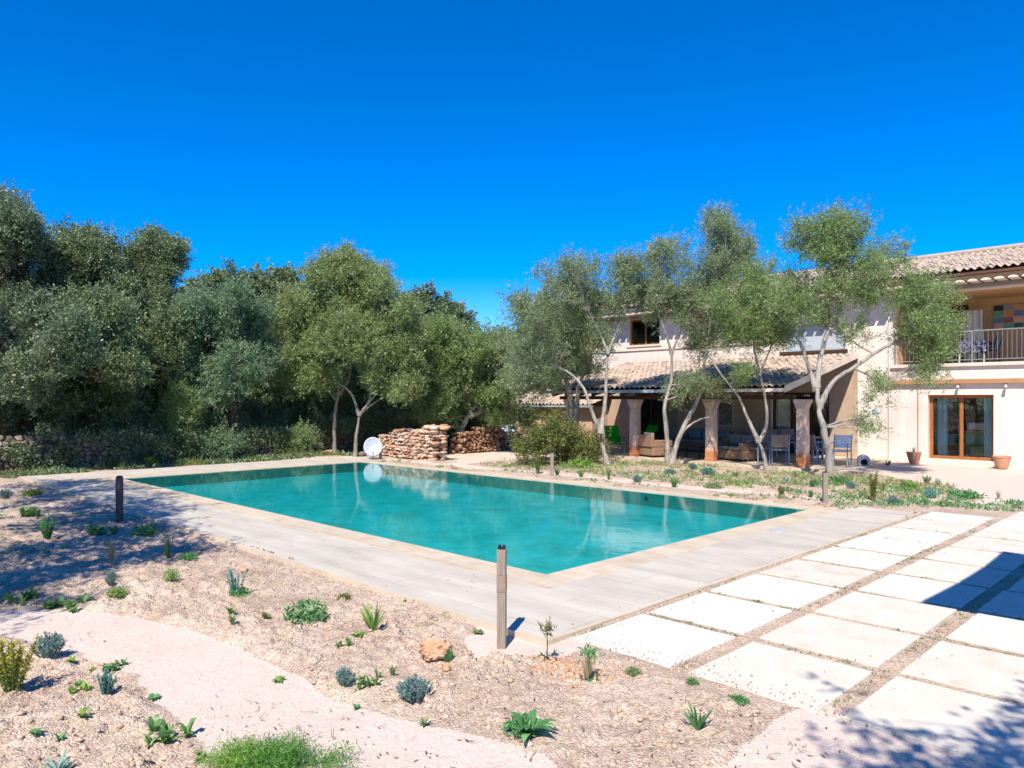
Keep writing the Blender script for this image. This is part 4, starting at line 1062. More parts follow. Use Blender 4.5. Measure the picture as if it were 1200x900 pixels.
def curtain(m, s0, s1, z0, z1, v, amp=.04, n=5):
    N = 24; pts = []
    for i in range(N + 1):
        s = s0 + (s1 - s0) * i / N
        pts.append((s, v + amp * math.sin(i / N * n * 2 * math.pi)))
    vs = [(a, b_, z0) for a, b_ in pts] + [(a, b_, z1) for a, b_ in pts] + [(a, b_ + .012, z0) for a, b_ in pts] + [(a, b_ + .012, z1) for a, b_ in pts]
    k = N + 1
    fs = []
    for i in range(N):
        fs += [(i, i + 1, k + i + 1, k + i), (2 * k + i + 1, 2 * k + i, 3 * k + i, 3 * k + i + 1)]
    m.add(vs, fs)

window("sliding_door", gd, 'wood', 2, wd=.10)
m = MB(); curtain(m, gd[0] + .14, gd[0] + .42, gd[2] + .06, gd[3] - .1, 26.45, .03, 3); hb(m, "curtain", MS['curtainblue'])
m = MB(); curtain(m, gd[1] - .36, gd[1] - .14, gd[2] + .06, gd[3] - .1, 26.45, .03, 3); hb(m, "curtain", MS['curtainblue'])
window("window", w1, 'wood', 2); window("window", w2, 'wood', 2)
f3 = window("window", w3, 'gutter', 3, glass='dishwhite')
m = MB(); m.box((w3[0] - .1, 25.90, w3[2] - .10), (w3[1] + .1, 26.10, w3[2] - .004)); hb(m, "window_sill", MS['darkwood'])
window("sliding_door", pdA, 'darkwood', 3, wd=.08); window("sliding_door", pdB, 'darkwood', 3, wd=.08)
m = MB(); curtain(m, hs(906), hs(922), .08, 2.2, 26.40, .04, 3); hb(m, "curtain", MS['curtain'])
m = MB(); curtain(m, hs(776), hs(786), .08, 2.2, 26.40, .04, 3); hb(m, "curtain", MS['curtain'])
for px_ in (1124, 1180):
    s0 = hs(px_)
    m = MB(); m.box((s0 - .03, 25.86, 2.40), (s0 + .03, 25.93, 2.46)); m.tube([(s0, 25.84, 2.42), (s0 + .02, 25.74, 2.33)], [.035, .05], 10); hb(m, "spotlight", MS['metal'])

# tiled roofs
def tile_roof(name, s0, s1, vA, zA, vB, zB, seed, amp=.045, per=.21, row=.34, parent=None):
    rng = np.random.default_rng(seed)
    Ls = math.hypot(vB - vA, zB - zA)
    nr = int(Ls / row)
    n_s = int((s1 - s0) / (per / 8)); s = s0 + (s1 - s0) * np.arange(n_s + 1) / n_s
    tid = np.floor((s - s0) / (per / 2)).astype(int); nt = tid.max() + 1
    prof = amp * np.cos(2 * np.pi * (s - s0) / per); prof = np.where(prof > 0, prof, prof * .6)
    Vs, Ts = [], []
    nv, nz = -(zB - zA) / Ls, (vB - vA) / Ls
    for r in range(nr):
        jit = rng.normal(size=nt) * .011; tin = np.clip(rng.normal(.5, .26, nt), 0, 1)
        for e, up in ((0.0, .028), (1.06, .0)):
            q = (r + e) * row / Ls
            lift = prof + up + jit[tid] * (1 - e * .6)
            v = vA + (vB - vA) * q + nv * lift; z = zA + (zB - zA) * q + nz * lift
            Vs.append(np.stack([s, np.broadcast_to(v, s.shape), z], 1)); Ts.append(tin[tid])
    # each course: quads between its two lines, plus the little riser at its lower end
    k = n_s + 1; F = []
    i = np.arange(n_s)
    for r in range(nr):
        a, b_ = (2 * r) * k, (2 * r + 1) * k
        F.append(np.stack([a + i, a + i + 1, b_ + i + 1, b_ + i], 1))
    V = np.concatenate(Vs)
    base = len(V)
    for r in range(nr):
        low = V[(2 * r) * k:(2 * r + 1) * k] - np.array([0, nv * .016, nz * .016])
        F.append(np.stack([base + i, base + i + 1, (2 * r) * k + i + 1, (2 * r) * k + i], 1))
        V = np.concatenate([V, low]); Ts.append(Ts[2 * r]); base += k
    o = np_mesh(name, V - np.array(HO), np.concatenate(F), MS['tile'], parent or house, np.concatenate(Ts))
    return o
RS0, RS1 = SL - .45, SR + .4
EV, EZ = 25.22, 5.86
rf = tile_roof("roof", RS0, RS1, EV, EZ, 29.4, EZ + 4.18 * .29, 5)
m = MB(); m.tube([(RS0, 29.4, EZ + 4.18 * .29 + .03), (RS1, 29.4, EZ + 4.18 * .29 + .03)], .1, 10); hb(m, "ridge", MS['tile'])
m = MB()
zr = EZ + 4.18 * .29
m.hexa([(RS0 + .1, EV + .1, EZ - .12), (RS1 - .1, EV + .1, EZ - .12), (RS1 - .1, 29.4, zr - .12), (RS0 + .1, 29.4, zr - .12), (RS0 + .1, EV + .1, EZ - .06), (RS1 - .1, EV + .1, EZ - .06), (RS1 - .1, 29.4, zr - .06), (RS0 + .1, 29.4, zr - .06)])
m.hexa([(RS0 + .1, 29.4, zr - .12), (RS1 - .1, 29.4, zr - .12), (RS1 - .1, 34, zr - 1.3), (RS0 + .1, 34, zr - 1.3), (RS0 + .1, 29.4, zr), (RS1 - .1, 29.4, zr), (RS1 - .1, 34, zr - 1.2), (RS0 + .1, 34, zr - 1.2)])
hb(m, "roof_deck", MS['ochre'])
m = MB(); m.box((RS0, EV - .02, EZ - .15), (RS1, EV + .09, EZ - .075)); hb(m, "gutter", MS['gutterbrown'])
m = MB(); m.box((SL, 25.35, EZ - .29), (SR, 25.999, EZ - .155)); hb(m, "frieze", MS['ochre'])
m = MB()                                                        # course of half-round tile ends under the frieze
k = SL
while k < SR - .3:
    ring = [(k + .15 + .13 * math.cos(a), EZ - .345 + .07 * math.sin(a)) for a in np.linspace(0, math.pi, 9)]
    vs = [(x, 25.22, z) for x, z in ring] + [(x, 25.9, z) for x, z in ring]
    m.add(vs, [tuple(range(8, -1, -1))] + [(i, i + 1, 10 + i, 9 + i) for i in range(8)] + [(0, 9, 17, 8)])
    k += .34
hb(m, "cornice_tiles", MS['cream'])
m = MB(); m.box((SL, 25.75, 5.40), (SR, 25.928, EZ - .35)); hb(m, "eaves_beam", MS['cushion'])

# porch
PV, PZ = 20.4, 2.30
PS0, PS1 = -18.7, hs(1006)
PZ1 = 3.50
tile_roof("porch_roof", PS0, PS1, PV, PZ + .08, 25.99, PZ1 + .08, 6)
m = MB()
m.hexa([(PS0 + .05, PV + .06, PZ - .08), (PS1 - .02, PV + .06, PZ - .08), (PS1 - .02, 25.99, PZ1 - .08), (PS0 + .05, 25.99, PZ1 - .08), (PS0 + .05, PV + .06, PZ - .02), (PS1 - .02, PV + .06, PZ - .02), (PS1 - .02, 25.99, PZ1 - .02), (PS0 + .05, 25.99, PZ1 - .02)])
k = PS0 + .3
while k < PS1:
    m.hexa([(k, PV + .1, PZ - .2), (k + .09, PV + .1, PZ - .2), (k + .09, 25.98, PZ1 - .2), (k, 25.98, PZ1 - .2), (k, PV + .1, PZ - .082), (k + .09, PV + .1, PZ - .082), (k + .09, 25.98, PZ1 - .082), (k, 25.98, PZ1 - .082)])
    k += .62
hb(m, "porch_ceiling", MS['darkwood'])
m = MB()
m.hexa([(PS1 + .001, PV + .0, PZ - .1), (PS1 + .03, PV + .0, PZ - .1), (PS1 + .03, 25.92, PZ1 - .1), (PS1 + .001, 25.92, PZ1 - .1), (PS1 + .001, PV + .0, PZ + .10), (PS1 + .03, PV + .0, PZ + .10), (PS1 + .03, 25.92, PZ1 + .10), (PS1 + .001, 25.92, PZ1 + .10)])
hb(m, "porch_verge", MS['cream'])
m = MB(); m.box((PS0 + .3, 20.93, 2.0), (PS1, 21.17, 2.12)); hb(m, "porch_beam", MS['darkwood'])
m = MB(); m.box((PS0 - .15, PV - .06, PZ - .08), (hs(812, 20.4), PV + .055, PZ + .02)); hb(m, "porch_gutter", MS['gutter'])
m = MB(); m.box((hs(812, 20.4) + .003, PV - .04, PZ - .08), (PS1, PV + .055, PZ + .02)); hb(m, "porch_fascia", MS['cream'])
for sc_ in (-17.95, -15.05, -12.12, -9.18):
    m = MB()
    m.box((sc_ - .16, 20.89, -.1), (sc_ + .16, 21.21, .16), bev=.02)
    q = .132
    def ring(h, z): return [(sc_ - h, 21.05 - h, z), (sc_ + h, 21.05 - h, z), (sc_ + h, 21.05 + h, z), (sc_ - h, 21.05 + h, z)]
    m.hexa(ring(.142, .161) + ring(q, 1.72)); m.hexa(ring(q, 1.721) + ring(.185, 1.90)); m.hexa(ring(.20, 1.901) + ring(.20, 1.998))
    hb(m, "column", MS['column'])
m = MB(); m.box((PS0 - .3, 20.55, -.12), (hs(1042), 25.998, 0.05)); o = m.build("terrace", MS['coping']); o.rotation_euler = (0, 0, A45); tag(o, kind='structure')

# ------------------------------------------------------------------ things about the house
def rsv(s, v, z=0.05): return S(s, v, z)
t = thing("tile_picture", "panel of coloured glazed squares on the balcony back wall", "wall art", S(-5.4, 28.62, 4.2), A45)
cols = [(.02, .03, .02), (.45, .25, .12), (.55, .22, .08), (.30, .10, .08), (.60, .12, .05), (.10, .32, .22), (.12, .18, .35), (.05, .07, .35), (.55, .35, .25), (.45, .20, .03), (.03, .12, .10), (.25, .25, .35)]
cm = [M("glazed_tile_%d" % i, c, 5, rough=.3) for i, c in enumerate(cols)]
s_a, s_b = hs(1165, 28.65), hs(1165, 28.65) + 1.65
t.location = S((s_a + s_b) / 2, 28.6, 4.55)
z_a, z_b = hz(1180, 386, 28.65), hz(1180, 357, 28.65)
t.location.z = (z_a + z_b) / 2
m = MB(); m.box((-.83, .03, -(z_b - z_a) / 2), (.83, .085, (z_b - z_a) / 2)); m.build("backing", MS['ochre'], t)
pat = [[0, 11, 1, 3, 4, 2], [5, 2, 6, 0, 1, 3], [6, 3, 8, 7, 2, 5], [8, 5, 10, 9, 7, 1]]
for r in range(4):
    for c in range(6):
        w = 1.66 / 6; hh = (z_b - z_a) / 4
        x0 = -.83 + c * w; z0 = (z_b - z_a) / 2 - (r + 1) * hh
        m = MB(); m.box((x0 + .012, .012, z0 + .012), (x0 + w - .012, .029, z0 + hh - .012)); m.build("glazed_square", cm[pat[r][c]], t)

def chair(label, loc, rot, frame='chairmetal', net='chairnet', group=None, arms=True):
    t = thing("garden_chair", label, "chair", loc, rot, group)
    m = MB(); m.box((-.23, -.22, .43), (.23, .22, .455), bev=.008); m.build("seat", MS[net], t)
    m = MB(); m.hexa([(-.22, .20, .50), (.22, .20, .50), (.22, .225, .50), (-.22, .225, .50), (-.22, .30, .88), (.22, .30, .88), (.22, .325, .88), (-.22, .325, .88)]); m.build("backrest", MS[net], t)
    for sx in (-1, 1):
        m = MB(); m.bar((sx * .245, -.22, 0), (sx * .245, -.22, .64), .03); m.build("leg", MS[frame], t)
        m = MB(); m.bar((sx * .245, .24, 0), (sx * .245, .21, .44), .03); m.bar((sx * .245, .21, .441), (sx * .245, .33, .90), .03); m.build("leg", MS[frame], t)
        if arms:
            m = MB(); m.box((sx * .245 - .022, -.24, .642), (sx * .245 + .022, .24, .665)); m.build("armrest", MS[frame], t)
    m = MB(); m.box((-.228, -.215, .40), (.228, .205, .428)); m.build("seat_frame", MS[frame], t)
    return t

DC = "chairs around the dining table on the porch"
def gl(px_, py_, z=.05): return G(px_, py_, z)
chair("blue-grey dining chair nearest the pool, its back to the pool", gl(913, 543), math.radians(170), group=DC)
chair("dining chair at the left end of the porch table, behind the forked olive trunk", gl(889, 541), math.radians(-70), group=DC)
chair("dining chair seen edge-on between the third column and the leaning trunk", gl(958, 543), math.radians(105), group=DC)
chair("dining chair on the far side of the porch table, against the curtain", gl(924, 532), math.radians(-10), group=DC)
chair("dining chair on the far side of the porch table, by the left curtain edge", gl(902, 533), math.radians(-20), group=DC)
chair("blue-grey chair with a sunlit white back beside the pet house", gl(985, 545), math.radians(-38), net='white')
t = thing("dining_table", "grey dining table behind the third porch column", "table", gl(930, 538), A45)
m = MB(); m.box((-.85, -.45, .71), (.85, .45, .75), bev=.008); m.build("tabletop", MS['cushion'], t)
for sx in (-1, 1):
    for sy in (-1, 1):
        m = MB(); m.box((sx * .78 - .03, sy * .38 - .03, 0), (sx * .78 + .03, sy * .38 + .03, .709)); m.build("leg", MS['chairmetal'], t)

def deckchair(label, loc, rot):
    t = thing("deck_chair", label, "deck chair", loc, rot, "green deck chairs")
    m = MB(); m.hexa([(-.27, .18, .36), (.27, .18, .36), (.27, .21, .36), (-.27, .21, .36), (-.27, .52, .98), (.27, .52, .98), (.27, .55, .98), (-.27, .55, .98)]); m.build("backrest", MS['green'], t)
    m = MB(); m.hexa([(-.27, -.35, .38), (.27, -.35, .38), (.27, .17, .32), (-.27, .17, .32), (-.27, -.35, .41), (.27, -.35, .41), (.27, .17, .35), (-.27, .17, .35)]); m.build("seat", MS['green'], t)
    for sx in (-1, 1):
        m = MB(); m.bar((sx * .29, -.35, 0), (sx * .29, .30, .55), .025); m.build("leg", MS['metal'], t)
        m = MB(); m.bar((sx * .32, .35, 0), (sx * .32, -.30, .50), .025); m.build("leg", MS['metal'], t)
        m = MB(); m.box((sx * .30 - .03, -.3, .552), (sx * .30 + .03, .34, .577)); m.build("armrest", MS['green'], t)
    return t
deckchair("bright green deck chair facing the pool between the olive trunk and the second column", gl(721, 531), math.radians(8))
deckchair("bright green deck chair seen edge-on, right of the second column", gl(752, 530), math.radians(-62))

def wicker_seat(label, loc, rot, w, ncush, name="wicker_sofa", cat="sofa", extra=None):
    t = thing(name, label, cat, loc, rot)
    m = MB(); m.box((-w / 2, -.42, .06), (w / 2, .42, .34), bev=.03); m.build("base", MS['wicker'], t)
    m = MB(); m.box((-w / 2, .34, .342), (w / 2, .46, .74), bev=.03); m.build("backrest", MS['wicker'], t)
    for sx in (-1, 1):
        m = MB(); m.box((sx * w / 2 - (.14 if sx > 0 else 0), -.42, .342), (sx * w / 2 + (.14 if sx < 0 else 0), .338, .58), bev=.03); m.build("armrest", MS['wicker'], t)
        for sy in (-1, 1):
            m = MB(); m.box((sx * (w / 2 - .08) - .03, sy * .36 - .03, 0), (sx * (w / 2 - .08) + .03, sy * .36 + .03, .061)); m.build("foot", MS['black'], t)
    cw = (w - .30) / ncush
    for i in range(ncush):
        x0 = -w / 2 + .15 + i * cw
        m = MB(); m.box((x0 + .01, -.40, .343), (x0 + cw - .01, .22, .46), bev=.04); m.build("seat_cushion", MS['cushion'], t)
        m = MB(); m.box((x0 + .02, .20, .462), (x0 + cw - .02, .335, .82), bev=.05); m.build("back_cushion", MS[extra or 'cushion'], t)
    return t
wicker_seat("brown wicker armchair right of the second porch column", gl(768, 535), math.radians(115), .85, 1, "wicker_armchair", "armchair")
wicker_seat("long brown wicker sofa with grey cushions along the porch wall", S(hs(826, 24.6), 24.6, .05), A45, 2.0, 3, extra='bluecushion')
wicker_seat("brown wicker sofa seen end-on, right of the middle porch column", gl(862, 539), math.radians(-60), 1.3, 2)
t = thing("coffee_table", "low dark-framed coffee table before the long wicker sofa", "table", gl(812, 537), A45)
m = MB(); m.box((-.45, -.3, .36), (.45, .3, .40), bev=.006); m.build("tabletop", MS['black'], t)
for sx in (-1, 1):
    for sy in (-1, 1):
        m = MB(); m.box((sx * .42 - .02, sy * .27 - .02, 0), (sx * .42 + .02, sy * .27 + .02, .359)); m.build("leg", MS['black'], t)
t = thing("wall_picture", "grey framed picture on the porch wall above the wicker sofa", "picture", S((hs(842) + hs(860)) / 2, 25.97, hz(850, 485)), A45)
w_ = hs(860) - hs(842); h_ = .95
m = MB()
for a, c in (((-w_ / 2, -.03, -h_ / 2), (-w_ / 2 + .04, .02, h_ / 2)), ((w_ / 2 - .04, -.03, -h_ / 2), (w_ / 2, .02, h_ / 2)), ((-w_ / 2 + .04, -.03, -h_ / 2), (w_ / 2 - .04, .02, -h_ / 2 + .04)), ((-w_ / 2 + .04, -.03, h_ / 2 - .04), (w_ / 2 - .04, .02, h_ / 2))): m.box(a, c)
m.build("frame", MS['metal'], t)
m = MB(); m.box((-w_ / 2 + .041, -.01, -h_ / 2 + .041), (w_ / 2 - .041, .01, h_ / 2 - .041))
m.build("canvas", M("grey_painting", [(.35, (.10, .11, .11)), (.55, (.22, .22, .20)), (.7, (.36, .35, .32))], 4, stretch=(1, 1, 3)), t)

# pet house
t = thing("pet_house", "small grey pet house with an arched opening at the foot of the wall", "pet house", gl(1012, 545, 0), math.radians(-20))
prof = [(.23 * math.cos(a), .24 + .20 * math.sin(a)) for a in np.linspace(0, math.pi, 13)]
out = [(.23, 0)] + prof + [(-.23, 0)]
hole = [(.13, .02)] + [(.13 * math.cos(a), .16 + .11 * math.sin(a)) for a in np.linspace(0, math.pi, 13)] + [(-.13, .02)]
m = MB(); n_ = len(out)
vs = [(x, -.25, z) for x, z in out] + [(x, -.25, z) for x, z in hole] + [(x, .25, z) for x, z in out] + [(x, .1, z) for x, z in hole]
fs = []
for i in range(n_ - 1):
    fs += [(i, n_ + i, n_ + i + 1, i + 1), (i, i + 1, 2 * n_ + i + 1, 2 * n_ + i), (n_ + i + 1, n_ + i, 3 * n_ + i, 3 * n_ + i + 1)]
fs += [(0, 2 * n_, 3 * n_ - 1, n_ - 1), tuple(range(2 * n_, 3 * n_)), (0, n_ - 1, 2 * n_ - 1, n_)]
t.scale = (.72, .72, .72)
m.add(vs, fs); m.build("shell", M("pet_house_grey", (.42, .42, .45), 8), t)
m = MB(); m.add([(x, .09, z) for x, z in hole], [tuple(range(n_))]); m.build("opening", MS['black'], t)

def pot(label, px_, py_, r, h, plant=True):
    t = thing("terracotta_pot", label, "flower pot", G(px_, py_, 0.0), 0)
    m = MB(); m.lathe([(r * .62, 0), (r * .80, h * .3), (r, h * .75), (r * 1.02, h * .88), (r * 1.10, h * .89), (r * 1.10, h), (r * .95, h), (r * .9, h * .85), (.01, h * .84)], 22)
    m.build("pot", MS['terracotta'], t, smooth=False)
    m = MB(); m.lathe([(.005, h * .85), (r * .9, h * .855)], 16); m.build("potting_soil", MS['core'], t)
    return t
pt = pot("terracotta pot with a small plant, left of the garden door", 1071, 543, .20, .36)
pot("empty terracotta pot right of the garden door", 1174, 549, .22, .36)
t = thing("wall_plate", "small pale blue plate on the sunlit house wall", "plate", S(hs(1026), 25.985, hz(1026, 483)), A45)
m = MB(); m.box((-.10, -.01, -.05), (.10, .012, .05), bev=.008); m.build("plate", M("pale_blue_plate", (.30, .52, .66), 6, rough=.4), t)
m = MB(); m.tube([(-.08, -.018, 0), (-.08, -.012, 0)], .008, 8); m.tube([(.08, -.018, 0), (.08, -.012, 0)], .008, 8); m.build("screws", MS['metal'], t)

# balcony things
t = thing("balcony_table", "small table under a patterned cloth on the balcony", "table", S(hs(1142, 27.2), 27.2, 3.12), A45)
m = MB(); m.box((-.4, -.4, .70), (.4, .4, .72)); m.build("tabletop", MS['white'], t)
m = MB()
for a in range(4):
    ca, sa = math.cos(a * math.pi / 2), math.sin(a * math.pi / 2)
    vs = []
    for i in range(9):
        x = -.41 + .82 * i / 8
        for z, o_ in ((.722, .41), (.38 + .05 * math.sin(i * 1.9), .43 + .02 * math.sin(i * 2.5))): vs.append((x * ca - o_ * sa, x * sa + o_ * ca, z))
    m.add(vs, [(2 * i, 2 * i + 2, 2 * i + 3, 2 * i + 1) for i in range(8)])
m.add([(-.41, -.41, .724), (.41, -.41, .724), (.41, .41, .724), (-.41, .41, .724)], [(0, 1, 2, 3)])
m.build("tablecloth", M("patterned_cloth", [(.45, (.05, .07, .15)), (.52, (.55, .56, .60))], 9, 2), t)
for sx in (-1, 1):
    for sy in (-1, 1):
        m = MB(); m.box((sx * .34 - .02, sy * .34 - .02, 0), (sx * .34 + .02, sy * .34 + .02, .699)); m.build("leg", MS['metal'], t)
chair("dark folding chair on the balcony, right of the patterned cloth", S(hs(1158, 27.2), 27.2, 3.12), math.radians(-140), 'black', 'bluecushion')
t = thing("balcony_curtain", "white curtain hanging at the back of the balcony", "curtain", S(hs(1140, 28.3), 28.3, 3.2), A45)
m = MB(); curtain(m, -.28, .28, 0, 1.75, 0, .05, 3); m.build("fabric", MS['curtain'], t)
m = MB(); m.tube([(-.45, .0, 1.77), (.45, .0, 1.77)], .015, 8); m.build("curtain_rod", MS['metal'], t)
# room furniture behind the garden door
t = thing("yellow_armchair", "pale yellow armchair inside, behind the garden door glass", "armchair", S(hs(1148, 27.4), 27.4, .05), A45 + .5)
m = MB(); m.box((-.35, -.35, .2), (.35, .35, .45), bev=.05); m.build("seat", M("pale_yellow", (.50, .50, .24), 5), t)
m = MB(); m.box((-.35, .2, .452), (.35, .4, .95), bev=.06); m.build("backrest", bpy.data.materials["pale_yellow"], t)
m = MB(); m.box((-.28, .1, .96), (.28, .36, 1.2), bev=.04); m.build("cushion", MS['white'], t)
for sx in (-1, 1):
    for sy in (-1, 1):
        m = MB(); m.bar((sx * .28, sy * .28, 0), (sx * .28, sy * .28, .2), .05); m.build("leg", MS['wood'], t)
t = thing("bookcase", "dark bookcase along the back of the room behind the garden door", "bookcase", S(hs(1125, 28.8), 28.85, .05), A45)
m = MB()
for z in (.05, .5, .95, 1.4, 1.85, 2.3): m.box((-2, -.3, z - .015), (2, 0, z + .015))
for x in (-2, -1, 0, 1, 1.97): m.box((x, -.3, .066), (x + .03, -.002, 2.284))
m.build("shelves", MS['darkwood'], t)
m = MB(); br = random.Random(5)
for z in (.5, .95, 1.4, 1.85):
    x = -1.9
    while x < 1.9:
        w = br.uniform(.02, .06)
        if br.random() < .8 and all(abs(x + w / 2 - q) > .08 for q in (-1, 0, 1)): m.box((x, -.25, z + .016), (x + w, -.05, z + .016 + br.uniform(.2, .36)), br.random())
        x += w + .003
m.build("books", M("book_spines", [(.1, (.04, .05, .08)), (.4, (.25, .10, .06)), (.6, (.35, .32, .28)), (.9, (.10, .16, .14))], 4, mix_attr=.9), t)

# shed far behind
t = thing("stone_shed", "small stone shed with a tiled roof behind the shrub and the olive", "shed", P(630, 0, 34).xy.to_3d(), A45)
m = MB(); holed_wall(m, -1.7, 3.2, -.1, 1.7, 0, .3, [(-1.3, -.2, .7, 1.5)]); m.box((-1.7, .3, -.1), (-1.4, 3, 1.7)); m.box((2.9, .3, -.1), (3.2, 3, 1.7)); m.box((-1.4, 2.7, -.1), (2.9, 3, 1.7)); m.build("wall", MS['stone'], t)
sv = HO; HO = (0, 0, 0)
tile_roof("roof", -2.0, 3.5, -.4, 1.78, 3.2, 2.7, 9, parent=t)
HO = sv
m = MB(); m.box((-2.0, -.45, 1.66), (3.5, -.3, 1.74)); m.build("gutter", MS['gutter'], t)
m = MB(); m.box((-1.3, .1, .7), (-.2, .14, 1.5)); m.build("window", MS['dark'], t)

# satellite dish by the wall and a second one behind
def dish(label, p, yaw, r, tilt):
    t = thing("satellite_dish", label, "satellite dish", p, yaw)
    m = MB()
    for i in range(1):
        N = 28; rings = 7; vs = []; fs = []
        ct, st_ = math.cos(tilt), math.sin(tilt)
        for side in (0, 1):
            for j in range(rings):
                q = r * j / (rings - 1)
                for k in range(N):
                    a = 2 * math.pi * k / N
                    x, z, y = q * math.cos(a), q * math.sin(a) * 1.08, -.16 * (q / r) ** 2 * r * 1.6 + (.012 if side else 0)
                    vs.append((x, y * ct - z * st_ * -1, z * ct + y * st_ * 1))
        for side in (0, 1):
            o_ = side * rings * N
            for j in range(rings - 1):
                for k in range(N):
                    k2 = (k + 1) % N
                    f = (o_ + j * N + k, o_ + j * N + k2, o_ + (j + 1) * N + k2, o_ + (j + 1) * N + k)
                    fs.append(f if side == 0 else f[::-1])
        e = (rings - 1) * N
        for k in range(N):
            k2 = (k + 1) % N; fs.append((e + k, e + k2, rings * N + e + k2, rings * N + e + k))
        m.add([(x, y, z + r + .12) for x, y, z in vs], fs)
    m.build("reflector", MS['dishwhite'], t, smooth=True)
    m = MB(); m.tube([(0, .08, r + .1), (0, .1, .0)], .025, 8); m.box((-.18, -.05, 0), (.18, .25, .03)); m.build("stand", MS['metal'], t)
    m = MB(); m.tube([(0, -.1, .16), (0, -.45, r * .75)], .012, 6); m.build("feed_arm", MS['metal'], t)
    m = MB(); m.tube([(0, -.43, r * .74), (0, -.38, r * .82)], [.035, .03], 10); m.build("receiver", MS['dishwhite'], t)
    return t
dish("round white satellite dish standing beside the pool, left of the orange wall", G(437, 538), math.radians(12), .31, .25)
dish("white satellite dish half hidden behind the broken wall end", G(596, 521), math.radians(-25), .42, .5)

# ------------------------------------------------------------------ bollard lights
def bollard(label, px_, py_, h, w, mat='post', sleeve=True):
    p = on_ground(px_, py_)
    t = thing("bollard_light", label, "bollard", p, math.radians(-8), "wooden bollard lights")
    m = MB(); m.box((-w / 2, -w / 2, -.1), (w / 2, w / 2, h * .55), bev=.003); m.build("post", MS[mat], t)
    m = MB(); m.box((-w / 2 - .002, -w / 2 - .002, h * .551), (w / 2 + .002, w / 2 + .002, h * .71), bev=.002); m.build("collar", MS['rust'] if sleeve else MS[mat], t)
    m = MB(); m.box((-w / 2, -w / 2, h * .711), (w / 2, w / 2, h * .965), bev=.003); m.build("head", MS[mat], t)
    m = MB(); m.box((-w / 2 + .006, -w / 2 + .006, h * .9655), (w / 2 - .006, w / 2 - .006, h * .975))
    for a in (-1, 1):
        for b_ in (-1, 1): m.tube([(a * w * .25, b_ * w * .25, h * .9755), (a * w * .25, b_ * w * .25, h)], w * .16, 8)
    m.build("cap", MS['black'], t)
    return t
bollard("tall weathered bollard with a rusty collar in the foreground, before the pool corner", 588, 757, .85, .072)
bollard("dark bollard standing in tree shade at the left pool corner", 140, 611, .80, .085, 'postdark', False)
bollard("slim bollard before the rounded shrub across the pool", 647, 560, .62, .085)
bollard("brown bollard at the pool's right corner, in front of the thick leaning olive", 967, 592, .60, .085)
bollard("small bollard beside the satellite dish", 446, 539, .50, .08)
bollard("small bollard against the wall left of the pale trees", 364, 535, .66, .08)

# ------------------------------------------------------------------ rocks
def rock(name, label, cat, px_, py_, wpx, hpx, seed, mat='rock', flat=1.0):
    rng = np.random.default_rng(seed)
    p = on_ground(px_, py_); k = p.y / FPX
    v = IV3.copy()
    for q in range(26):
        nrm = rng.normal(size=3); nrm /= np.linalg.norm(nrm); dd = rng.uniform(.62, .95)
        pr = v @ nrm; cut = pr > dd
        v[cut] -= ((pr[cut] - dd) * .85)[:, None] * nrm
    v += (fbm(v[:, 0] * 3 + 9, v[:, 1] * 3 + v[:, 2] * 4, 4, .65)[:, None] - .5) * .75 * v
    v += (np.abs(fbm(v[:, 2] * 5 + v[:, 0], v[:, 1] * 4 + 7, 2)[:, None] - .5)) * -.35 * v
    v *= np.array([wpx * k / 2, wpx * k / 2 * .8, hpx * k * .62])
    v[:, 2] += hpx * k * .38
    o = np_mesh(name, v, IF3, MS[mat], tint=np.clip(rng.random(len(v)) * .2 + .4, 0, 1))
    o.location = p; tag(o, label, cat)
    return o
rock("orange_rock", "large orange rock lying on the soil left of the foreground bollard", "rock", 508, 782, 38, 25, 1)
rock("orange_rock", "small reddish stone on the soil below the large orange rock", "rock", 523, 798, 13, 9, 3)
rock("orange_rock", "flat orange stone beside the pale tree stems at the far deck", "rock", 388, 533, 24, 8, 4)
rock("orange_rock", "flat yellowish stone near the pointed spurge", "rock", 286, 674, 12, 5, 5)
rock("grey_rock", "grey stone at the pool's far end, left of the satellite dish", "rock", 423, 536, 16, 6, 6, 'greystone')
p0 = on_ground(668, 792)
rg = np.random.default_rng(4)
xy = np.stack([p0.x + rg.normal(0, .17, 260), p0.y + rg.normal(0, .14, 260)], 1)
tag(scatter_stones("orange_rubble", xy, .006 + .022 * rg.random(260) ** 2, MS['rock'], rg), kind='stuff')
p0 = on_ground(505, 765)
xy = np.stack([p0.x + rg.normal(0, .16, 60), p0.y + .1 + rg.normal(0, .1, 60)], 1)
tag(scatter_stones("reddish_soil_lumps", xy, .006 + .02 * rg.random(60) ** 2, MS['rock'], rg), kind='stuff')

# ------------------------------------------------------------------ garden plants
def blade_strip(b, tip, w, bend, n=4, side=None):
    b, tip = np.asarray(b, float), np.asarray(tip, float)
    d = tip - b; L = np.linalg.norm(d)
    if side is None:
        side = np.cross(d, [0, 0, 1.0]);
        if np.linalg.norm(side) < 1e-4: side = np.array([1.0, 0, 0])
    side = side / (np.linalg.norm(side) + 1e-9)
    V = []
    for i in range(n + 1):
        t = i / n
        c = b + d * t + np.array([0, 0, 1.0]) * (bend * L * 4 * t * (1 - t))
        ww = w * (math.sin(math.pi * (0.18 + 0.80 * t)) if i < n else 0.05) / 2
        V += [c - side * ww, c + side * ww]
    V = np.array(V)
    F = np.array([[2 * i, 2 * i + 1, 2 * i + 3, 2 * i + 2] for i in range(n)])
    return V, F

